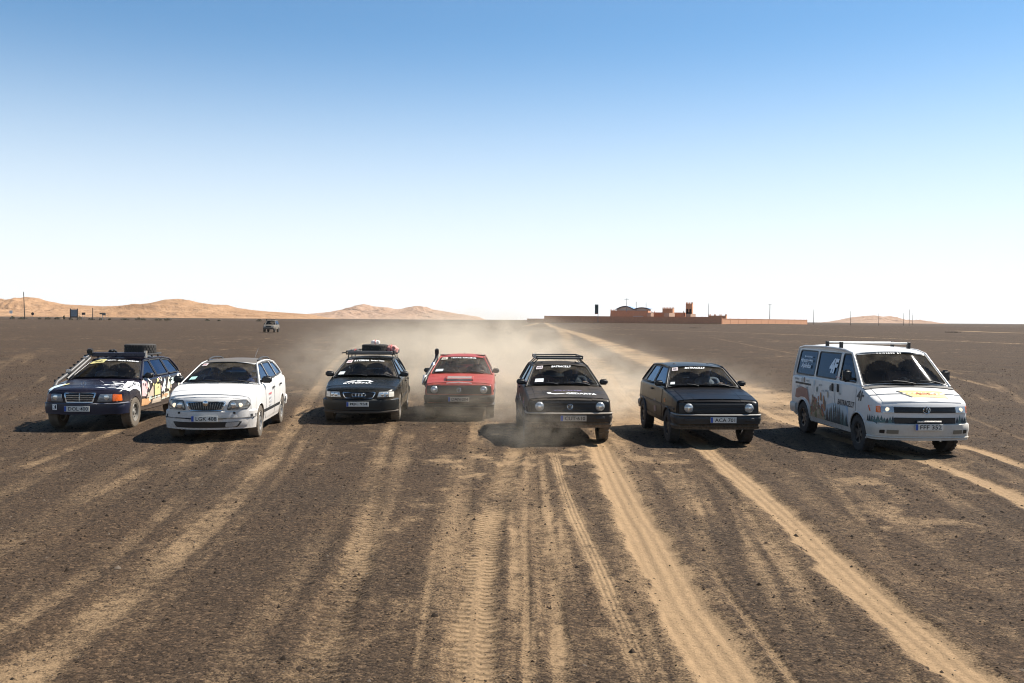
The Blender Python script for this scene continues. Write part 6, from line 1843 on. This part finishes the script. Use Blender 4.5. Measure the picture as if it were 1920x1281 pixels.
# lettering and printed mural on the side facing left in the picture
RT = 'right'
M_BLUEV = plain('vinyl_black', (.03, .035, .045), .5); M_PALE = plain('vinyl_pale_blue', (.55, .64, .72), .5)
c7.text('wing_lettering', '4F', RT, (1.57, 1.04), .34, .20, M_BLUEV, .006, .03, .25)
c7.text('door_lettering', 'BATRACE.LT', RT, (.92, .84), .82, .115, M_BLUEV, .007, .035, .22)
def glass_text(body, a, z, w, h, mat=M_PALE, bold=.02, shear=0.0): return c7.text('window_lettering', body, RT, (a, z), w, h, mat, .012, bold, shear)
glass_text('4F', .02, 1.52, .42, .30, M_PALE, .05, .25)
side_bars(c7, 'window_lettering', RT, 51, 8, (-1.44, 1.65), .50, .04, M_PALE, .012); side_bars(c7, 'window_lettering', RT, 52, 11, (-1.52, 1.565), .76, .085, M_PALE, .012); glass_text('Aplinkui', -1.52, 1.44, .60, .13, M_PALE, .03, .2)
side_bars(c7, 'window_lettering', RT, 53, 8, (.36, 1.31), .26, .03, plain('lettering_rose', (.6, .3, .3), .6), .012)
ws_decal(c7, 'screen_lettering', 'POWERED BY', -.10, .935, .66, .035, M_WHITE, .03, 0, 1.5)
hs = c7.poly('bonnet_sticker', [(-.30, -1.82), (.52, -1.82), (.52, -2.10), (-.12, -2.10)], 'top', plain('sticker_yellow', (.70, .50, .15), .5), .006)
c7.poly('bonnet_sticker', [(-.34, -1.84), (-.31, -1.82), (-.13, -2.10), (-.17, -2.10)], 'top', M_BLUEV, .008)
c7.text('bonnet_lettering', 'Aplinkui', 'top', (.16, -1.97), .40, .12, plain('lettering_orange', (.55, .10, .03), .5), .010, .01, .2)
MUR = {k: plain('print_' + k, v, .5, var=.15, scale=9) for k, v in dict(grey=(.40, .40, .39), brown=(.15, .095, .07), maroon=(.22, .07, .06), orange=(.42, .17, .06), rust=(.36, .11, .06), olive=(.17, .17, .08), teal=(.07, .13, .13), fir=(.025, .045, .055), mist=(.42, .49, .52), blue=(.30, .44, .58), tan=(.40, .31, .21), green=(.06, .14, .06)).items()}
def arch_ok(pl): return pl
for m_, pl in (('mist', [(-.16, .42), (1.02, .42), (1.02, .66), (.90, .78), (.30, .80), (-.10, .72)]), ('blue', [(.66, .60), (1.03, .58), (1.03, .79), (.72, .80)]),
               ('tan', [(-1.06, .40), (-.20, .40), (-.16, .52), (-.50, .58), (-1.00, .56)]),
               ('maroon', [(-1.95, .74), (-1.90, .92), (-1.60, 1.00), (-1.20, .96), (-1.10, .80), (-1.03, .64), (-1.16, .72), (-1.34, .775), (-1.58, .775), (-1.78, .73)]),
               ('green', [(-.42, .40), (-.36, .52), (-.16, .50), (-.10, .40)])):
    c7.poly('mural_shape', pl, RT, MUR[m_], .004 + .0006 * len(pl) / 4)
rr = random.Random(4)
for k in range(64):                                                # autumn trees, rocks and grass in small brush marks
    a = rr.uniform(-1.0, -.14); top = .93 - .18 * abs((a + .45) / .5); z = rr.uniform(.46, max(.5, top))
    if (a + 1.46) ** 2 + (z - .335) ** 2 < .46 ** 2: continue
    m_ = rr.choice(['brown', 'rust', 'orange', 'olive', 'tan', 'brown', 'maroon'] if z > .58 else ['tan', 'olive', 'green', 'brown', 'rust'])
    w_, h_ = rr.uniform(.025, .07), rr.uniform(.03, .10)
    c7.poly('mural_shape', [(a + w_ * math.cos(q) * rr.uniform(.7, 1.1), z + h_ * math.sin(q) * rr.uniform(.7, 1.1)) for q in np.linspace(0, 5.6, 8)], RT, MUR[m_], .0058 + .0001 * (k % 30), None, .2)
def fir(a, z0, h, w, view=RT, off=.009):
    pl = [(a - w * .15, z0), (a - w * .5, z0 + .02)]
    n = 5
    for k in range(n):
        t = (k + 1) / n; pl += [(a - w * .5 * (1 - t) - w * .03, z0 + h * t * .98 - .01), (a - w * .5 * (1 - t) * 1.25 - .004, z0 + h * t * .98 - .012)] if k < n - 1 else []
    left = [(a - w * .5, z0), (a - w * .34, z0 + h * .25), (a - w * .40, z0 + h * .26), (a - w * .2, z0 + h * .52), (a - w * .26, z0 + h * .54), (a - w * .08, z0 + h * .8), (a, z0 + h)]
    pl = left + [(2 * a - x, z) for x, z in left[-2::-1]]
    return c7.poly('mural_fir', pl, view, MUR['fir'] if rr.random() < .6 else MUR['teal'], off)
for k, a in enumerate(np.linspace(-.06, .98, 15)):
    fir(a + rr.uniform(-.02, .02), .40, .22 + .22 * math.exp(-((a - .42) / .28) ** 2) + rr.uniform(-.04, .06), .11, RT, .009 + .0006 * (k % 5))
for k, x in enumerate(list(np.linspace(-.86, -.58, 7)) + list(np.linspace(.60, .86, 6))):
    fir(x, .605, .10 + rr.uniform(0, .06), .075, 'front', .006 + .0006 * (k % 3))
for k, a in enumerate(np.linspace(1.90, 2.18, 5)): fir(a, .61, .10 + rr.uniform(0, .06), .075, RT, .006 + .0006 * (k % 3))
for q, (a, z, w) in enumerate(((-1.90, 1.15, .26), (-1.20, 1.14, .2), (-1.70, .985, .34), (-1.24, .99, .16), (-.42, 1.10, .18), (-.30, .99, .14), (-.08, 1.0, .16), (.62, 1.0, .14))):
    side_bars(c7, 'sponsor_lettering', RT, 60 + q, 6, (a, z), w, .045, plain('sponsor_grey', (.28, .30, .30), .6), .006)
for (a, z, m_) in ((-1.56, 1.15, 'grey'), (-1.42, 1.15, 'brown'), (-.80, 1.12, 'mist'), (-.62, 1.0, 'teal'), (.10, 1.08, 'fir'), (-.02, .93, 'tan')):
    c7.poly('sponsor_logo', [(a + .045 * math.cos(k), z + .06 * math.sin(k)) for k in np.linspace(0, 5.7, 11)], RT, MUR[m_], .007)

# ---- far off-road vehicle
SUV = dict(
    st=[(-2.25, .80, .50, .98), (-2.2, .86, .46, 1.08), (-1.4, .90, .44, 1.14), (-.75, .91, .44, 1.18), (1.4, .91, .44, 1.20), (2.1, .90, .48, 1.18), (2.25, .86, .54, 1.1)],
    bow=.08, bowr=.05, sh=.07, hood_w=.6, hcr=.03, hood_y=-2.1, cowl=(-.78, 1.18), roof=[(-.25, 1.82), (.2, 1.86), (1.2, 1.86), (2.0, 1.80)], tail=(2.15, 1.2), hwr=[(-1, .66), (2.2, .66)],
    crown=.04, fa=-1.40, ra=1.40, arch=.43, arch_z=.40, dz=.05, wsbow=.06, ws_edge=.06,
    windows=[[(-.52, 1.24), (.3, 1.24), (.3, 1.80), (-.16, 1.80)], [(.4, 1.24), (1.2, 1.24), (1.2, 1.81), (.4, 1.81)], [(1.3, 1.24), (2.0, 1.24), (1.9, 1.78), (1.3, 1.8)]], win_r=[.05, .05, .05])
P_SUV = paint('paint_silver_tan', (0.13, 0.12, 0.10), .4, .4, .6)
c8 = Car('off_road_vehicle', 'small distant pale off-road vehicle with snorkel, far out on the plain', 'car', (-39.6, 157.0), 2.0, SUV, P_SUV)
c8.bumper(.50, .80, .10, plain('suv_bumper', (.07, .06, .05), .7), wrap=.5)
c8.pad('grille', box_poly(-.40, .86, .40, 1.02), 'front', M_BLACKPL, .015, .04)
for sg in (-1, 1): c8.pad('headlight', box_poly(sg * .46, .86, sg * .76, 1.02), 'front', M_LENS, .016, .05)
c8.wheels(.40, .26, M_DARKRIM, 'five', .80, M_TYRE, 20, .55)
c8.mirrors(M_TRIM, (.22, .10, .20), .12, .25, .08)
c8.cabin(.1, .72, .45, True, True, .40, .7)
snorkel(c8, -1, [(-.90, -1.2, 1.0), (-.92, -1.0, 1.20), (-.84, -.6, 1.42), (-.76, -.25, 1.85), (-.76, -.2, 2.08)], .05, M_TRIM, M_TRIM, (.14, .14, .16))
roof_tray(c8, 2.02, .0, 1.6, .62, M_RACK, M_RACK, True, .08)
# ------------------------------------------------------------------ people in the cars
def capsule(g, a, b, ra, rb, n=10):
    a = Vector(a); b = Vector(b); d = (b - a); L = d.length; t = d / L
    pts = [a - t * ra * .95, a - t * ra * .7, a - t * ra * .3, a, b, b + t * rb * .3, b + t * rb * .7, b + t * rb * .95]
    rs = [ra * .25, ra * .7, ra * .95, ra, rb, rb * .95, rb * .7, rb * .25]
    g.tube(pts, rs, n)
def ellipsoid(g, c, r, n=14, m=9):
    prof = []
    V = []; F = []
    for i in range(m + 1):
        th = math.pi * i / m
        for k in range(n):
            ph = 2 * math.pi * k / n
            V.append((c[0] + r[0] * math.sin(th) * math.cos(ph), c[1] + r[1] * math.sin(th) * math.sin(ph), c[2] + r[2] * math.cos(th)))
    for i in range(m):
        for k in range(n): F.append((i * n + k, i * n + (k + 1) % n, (i + 1) * n + (k + 1) % n, (i + 1) * n + k))
    g.add(V, F)

def person_mesh(pose):
    """seated figure, pelvis at the origin, facing -y; pose 'drive' holds a wheel, 'sit' rests the hands on the thighs"""
    g = Geo()
    capsule(g, (-.09, 0, .02), (.09, 0, .02), .125, .125)
    capsule(g, (0, .02, .05), (0, .13, .34), .145, .165); ellipsoid(g, (0, .12, .33), (.185, .115, .17))
    capsule(g, (-.15, .16, .46), (.15, .16, .46), .07, .07)
    capsule(g, (0, .165, .48), (0, .15, .60), .060, .056)
    hc = Vector((0, .125, .705))
    ellipsoid(g, hc, (.077, .098, .118)); ellipsoid(g, hc + Vector((0, -.035, -.055)), (.058, .062, .062))
    g.box(hc + Vector((0, -.100, -.018)), (.026, .034, .050), Matrix.Rotation(R(18), 3, 'X'))              # nose
    g.box(hc + Vector((0, -.088, -.068)), (.048, .014, .018))                                              # lips
    g.box(hc + Vector((0, -.080, .022)), (.105, .03, .016))                                                # brow
    for sg in (-1, 1): ellipsoid(g, hc + Vector((sg * .079, .005, -.01)), (.014, .024, .034), 8, 6)          # ears
    hands = []
    for sg in (-1, 1):
        sh = Vector((sg * .195, .15, .455))
        if pose == 'drive':
            el = Vector((sg * .27, -.06, .24)); wr = Vector((sg * .185, -.315, .385)); fd = Vector((-sg * .05, -.10, .06)).normalized()
        else:
            el = Vector((sg * .27, .05, .20)); wr = Vector((sg * .15, -.20, .165)); fd = Vector((-sg * .2, -1, -.12)).normalized()
        capsule(g, sh, el, .062, .047); capsule(g, el, wr, .046, .031)
        pc = wr + fd * .055
        sd = fd.cross(Vector((0, 0, 1))).normalized(); up = sd.cross(fd)
        rot = Matrix((sd, fd, up)).transposed()
        g.box(pc, (.082, .09, .032), rot)
        for k, (o, ln) in enumerate(((-.031, .068), (-.010, .078), (.011, .074), (.031, .058))):
            b0 = pc + sd * o + fd * .042
            b1 = b0 + fd * ln * .5 - up * ln * .12; b2 = b1 + fd * ln * .22 - up * ln * .45; b3 = b2 - fd * ln * .12 - up * ln * .30
            g.tube([b0 - fd * .02, b0, b1, b2, b3], [.010, .010, .0095, .009, .007], 7)
        th = sd * (-sg) * (1 if pose == 'drive' else 1)
        t0 = pc - fd * .025 + th * .036; t1 = t0 + th * .030 + fd * .030; t2 = t1 + fd * .034 - up * .012
        g.tube([t0 - th * .02, t0, t1, t2], [.013, .013, .011, .008], 7)
        hands.append(pc)
        capsule(g, (sg * .10, 0, .01), (sg * .15, -.42, .10), .090, .066); capsule(g, (sg * .15, -.42, .10), (sg * .14, -.66, -.24), .062, .042)
        capsule(g, (sg * .14, -.65, -.27), (sg * .15, -.83, -.27), .046, .036)
    me = bpy.data.meshes.new('person'); me.from_pydata([tuple(v) for v in g.v], [], g.f)
    ob = bpy.data.objects.new('person_build', me); link(ob)
    md = ob.modifiers.new('skin_over', 'REMESH'); md.mode = 'VOXEL'; md.voxel_size = .0085
    sm = ob.modifiers.new('relax', 'SMOOTH'); sm.iterations = 3; sm.factor = .5
    bpy.context.view_layer.update(); dg = bpy.context.evaluated_depsgraph_get()
    out = bpy.data.meshes.new_from_object(ob.evaluated_get(dg))
    bpy.data.objects.remove(ob)
    n = len(out.polygons); C = np.empty(n * 3, np.float32); out.polygons.foreach_get('center', C); C = C.reshape(-1, 3)
    idx = np.zeros(n, np.int32)                                   # 0 shirt 1 trousers 2 skin 3 hair
    idx[(C[:, 2] < .06) | ((C[:, 1] < -.12) & (C[:, 2] < .20) & (pose == 'drive'))] = 1
    if pose == 'sit': idx[(C[:, 1] < -.12) & (C[:, 2] < .14)] = 1
    head = C[:, 2] > .565
    idx[head] = 2
    rel = C - np.array(hc)
    hair = head & ((rel[:, 2] > .055) | ((rel[:, 1] > .035) & (rel[:, 2] > -.075)) | ((np.abs(rel[:, 0]) > .066) & (rel[:, 1] > -.03) & (rel[:, 2] > .03)))
    idx[hair] = 3
    for h in hands: idx[np.linalg.norm(C - np.array(h), axis=1) < .125] = 2
    out.polygons.foreach_set('material_index', idx); set_smooth(out, 180)
    return out
PM = {k: person_mesh(k) for k in ('drive', 'sit')}
M_SKIN = plain('skin', (.46, .27, .19), .55, var=.1, scale=30)
M_JEANS = plain('dark_trousers', (.03, .035, .05), .9)
def person(label, car, pose, shirt, hair, seat=0):
    me = PM[pose].copy()
    for m in (plain('shirt_' + shirt[0], shirt[1], .9, var=.15, scale=25), M_JEANS, M_SKIN, plain('hair_' + hair[0], hair[1], .7)): me.materials.append(m)
    o = bpy.data.objects.new('person', me); link(o)
    sx, sy, sz = car.driver
    o.matrix_world = Matrix.Translation(car.root.location) @ Matrix.Rotation(car.root.rotation_euler.z, 4, 'Z') @ Matrix.Translation((sx if seat == 0 else -sx, sy, sz + .06))
    tag(o, label, 'person')
    return o
BR = ('brown', (0.077, 0.048, 0.031)); BK = ('black', (0.026, 0.024, 0.022))
person('driver in a dark jacket in the navy estate car', c1, 'drive', ('black', (0.044, 0.044, 0.048)), BK)
person('passenger in grey in the navy estate car', c1, 'sit', ('grey', (0.220, 0.220, 0.231)), BR, 1)
person('driver in a dark blue top in the white estate car', c2, 'drive', ('navy', (0.044, 0.055, 0.132)), BR)
person('passenger in dark clothes in the white estate car', c2, 'sit', ('violet', (0.066, 0.055, 0.110)), BK, 1)
person('driver in a brown top in the dark green estate car', c3, 'drive', ('brown', (0.154, 0.110, 0.088)), BR)
person('driver in a black shirt in the red hatchback', c4, 'drive', ('black', (0.044, 0.044, 0.048)), BK)
person('passenger in a dark shirt in the red hatchback', c4, 'sit', ('brown', (0.154, 0.110, 0.088)), BR, 1)
person('driver in a black shirt in the dusty hatchback with roof tray', c5, 'drive', ('black', (0.044, 0.044, 0.048)), BR)
person('passenger in a maroon shirt in the dusty hatchback', c5, 'sit', ('maroon', (0.176, 0.044, 0.044)), BK, 1)
person('driver in a dark top in the black hatchback', c6, 'drive', ('grey', (0.220, 0.220, 0.231)), BK)
person('passenger in black in the black hatchback', c6, 'sit', ('black', (0.044, 0.044, 0.048)), BK, 1)
person('driver in a brown shirt with hands on the van wheel', c7, 'drive', ('russet', (0.198, 0.099, 0.077)), BR)
# ------------------------------------------------------------------ dust thrown up by the cars
def dust_mat(name, dens, seed, scale, col=(0.89, 0.78, 0.62)):
    m, nt, out = new_mat(name); L = nt.links.new
    v = N(nt, 'ShaderNodeVolumePrincipled'); v.inputs['Color'].default_value = (*col, 1); v.inputs['Anisotropy'].default_value = 0.25
    tc = N(nt, 'ShaderNodeTexCoord')
    ln = N(nt, 'ShaderNodeVectorMath', operation='LENGTH'); L(tc.outputs['Object'], ln.inputs[0])
    fo = N(nt, 'ShaderNodeMapRange', interpolation_type='SMOOTHSTEP'); fo.inputs['From Min'].default_value = 1.0; fo.inputs['From Max'].default_value = 0.15; L(ln.outputs['Value'], fo.inputs['Value'])
    mp = N(nt, 'ShaderNodeMapping'); mp.inputs['Scale'].default_value = scale; mp.inputs['Location'].default_value = (seed, seed * 0.7, 0); L(tc.outputs['Object'], mp.inputs['Vector'])
    no = N(nt, 'ShaderNodeTexNoise'); no.inputs['Scale'].default_value = 1.0; no.inputs['Detail'].default_value = 4; no.inputs['Roughness'].default_value = 0.6; L(mp.outputs[0], no.inputs['Vector'])
    nr = N(nt, 'ShaderNodeMapRange', clamp=True); nr.inputs['From Min'].default_value = 0.41; nr.inputs['From Max'].default_value = 0.63; nr.inputs['To Min'].default_value = 0.03; nr.inputs['To Max'].default_value = 1.7; L(no.outputs['Fac'], nr.inputs['Value'])
    m1 = N(nt, 'ShaderNodeMath', operation='MULTIPLY'); L(fo.outputs[0], m1.inputs[0]); L(nr.outputs[0], m1.inputs[1])
    m2 = N(nt, 'ShaderNodeMath', operation='MULTIPLY'); L(m1.outputs[0], m2.inputs[0]); m2.inputs[1].default_value = dens
    L(m2.outputs[0], v.inputs['Density']); L(v.outputs[0], out.inputs['Volume'])
    return m
def dust(label, c, r, dens, seed, scale=(4.5, 7, 3)):
    bm = bmesh.new(); bmesh.ops.create_icosphere(bm, subdivisions=2, radius=1.06)
    me = bpy.data.meshes.new('dust_cloud'); bm.to_mesh(me); bm.free()
    o = bpy.data.objects.new('dust_cloud', me); link(o); o.location = c; o.scale = r
    me.materials.append(dust_mat('dust_%d' % seed, dens, seed, scale))
    tag(o, label, 'dust', kind='stuff')
dust('dust drifting up behind the red hatchback', (-1.2, 37.0, 0.8), (5.2, 14.0, 2.5), 0.13, 1)
dust('dust hanging far behind the middle cars', (-3.5, 62.0, 0.9), (13.0, 24.0, 2.7), 0.034, 2)
dust('dust behind the dark green estate car', (-4.6, 31.0, 0.7), (3.8, 7.5, 1.9), 0.09, 3)
dust('dust between the red and the tray-topped hatchback', (-0.2, 24.5, 0.6), (2.7, 4.8, 1.5), 0.11, 4)
dust('dust in front of the red hatchback nose', (-1.4, 22.6, 0.35), (2.0, 1.7, 0.8), 0.20, 5)
dust('dust at the right front wheel of the tray-topped hatchback', (0.35, 18.0, 0.35), (1.3, 1.2, 0.75), 0.28, 6)
dust('dust behind the tray-topped hatchback', (2.2, 28.0, 0.6), (3.6, 9.0, 1.6), 0.11, 7)
dust('dust left of the black hatchback', (2.7, 24.0, 0.4), (1.6, 3.8, 0.9), 0.13, 8)
dust('low dust trailing behind the black hatchback towards the van', (5.6, 29.0, 0.4), (3.0, 7.0, 1.1), 0.07, 9)

# ------------------------------------------------------------------ haze over the plain
g = Geo(); g.box((0, 7000, 69), (27600, 15400, 144))
hz = g.build('haze', None, None)
m, nt, out = new_mat('haze_air')
v = N(nt, 'ShaderNodeVolumePrincipled'); v.inputs['Color'].default_value = (0.93, 0.91, 0.90, 1); v.inputs['Density'].default_value = 2.2e-5; v.inputs['Anisotropy'].default_value = 0.2
nt.links.new(v.outputs[0], out.inputs['Volume'])
hz.data.materials.append(m)
tag(hz, 'thin pale haze over the whole plain', 'haze', kind='stuff')
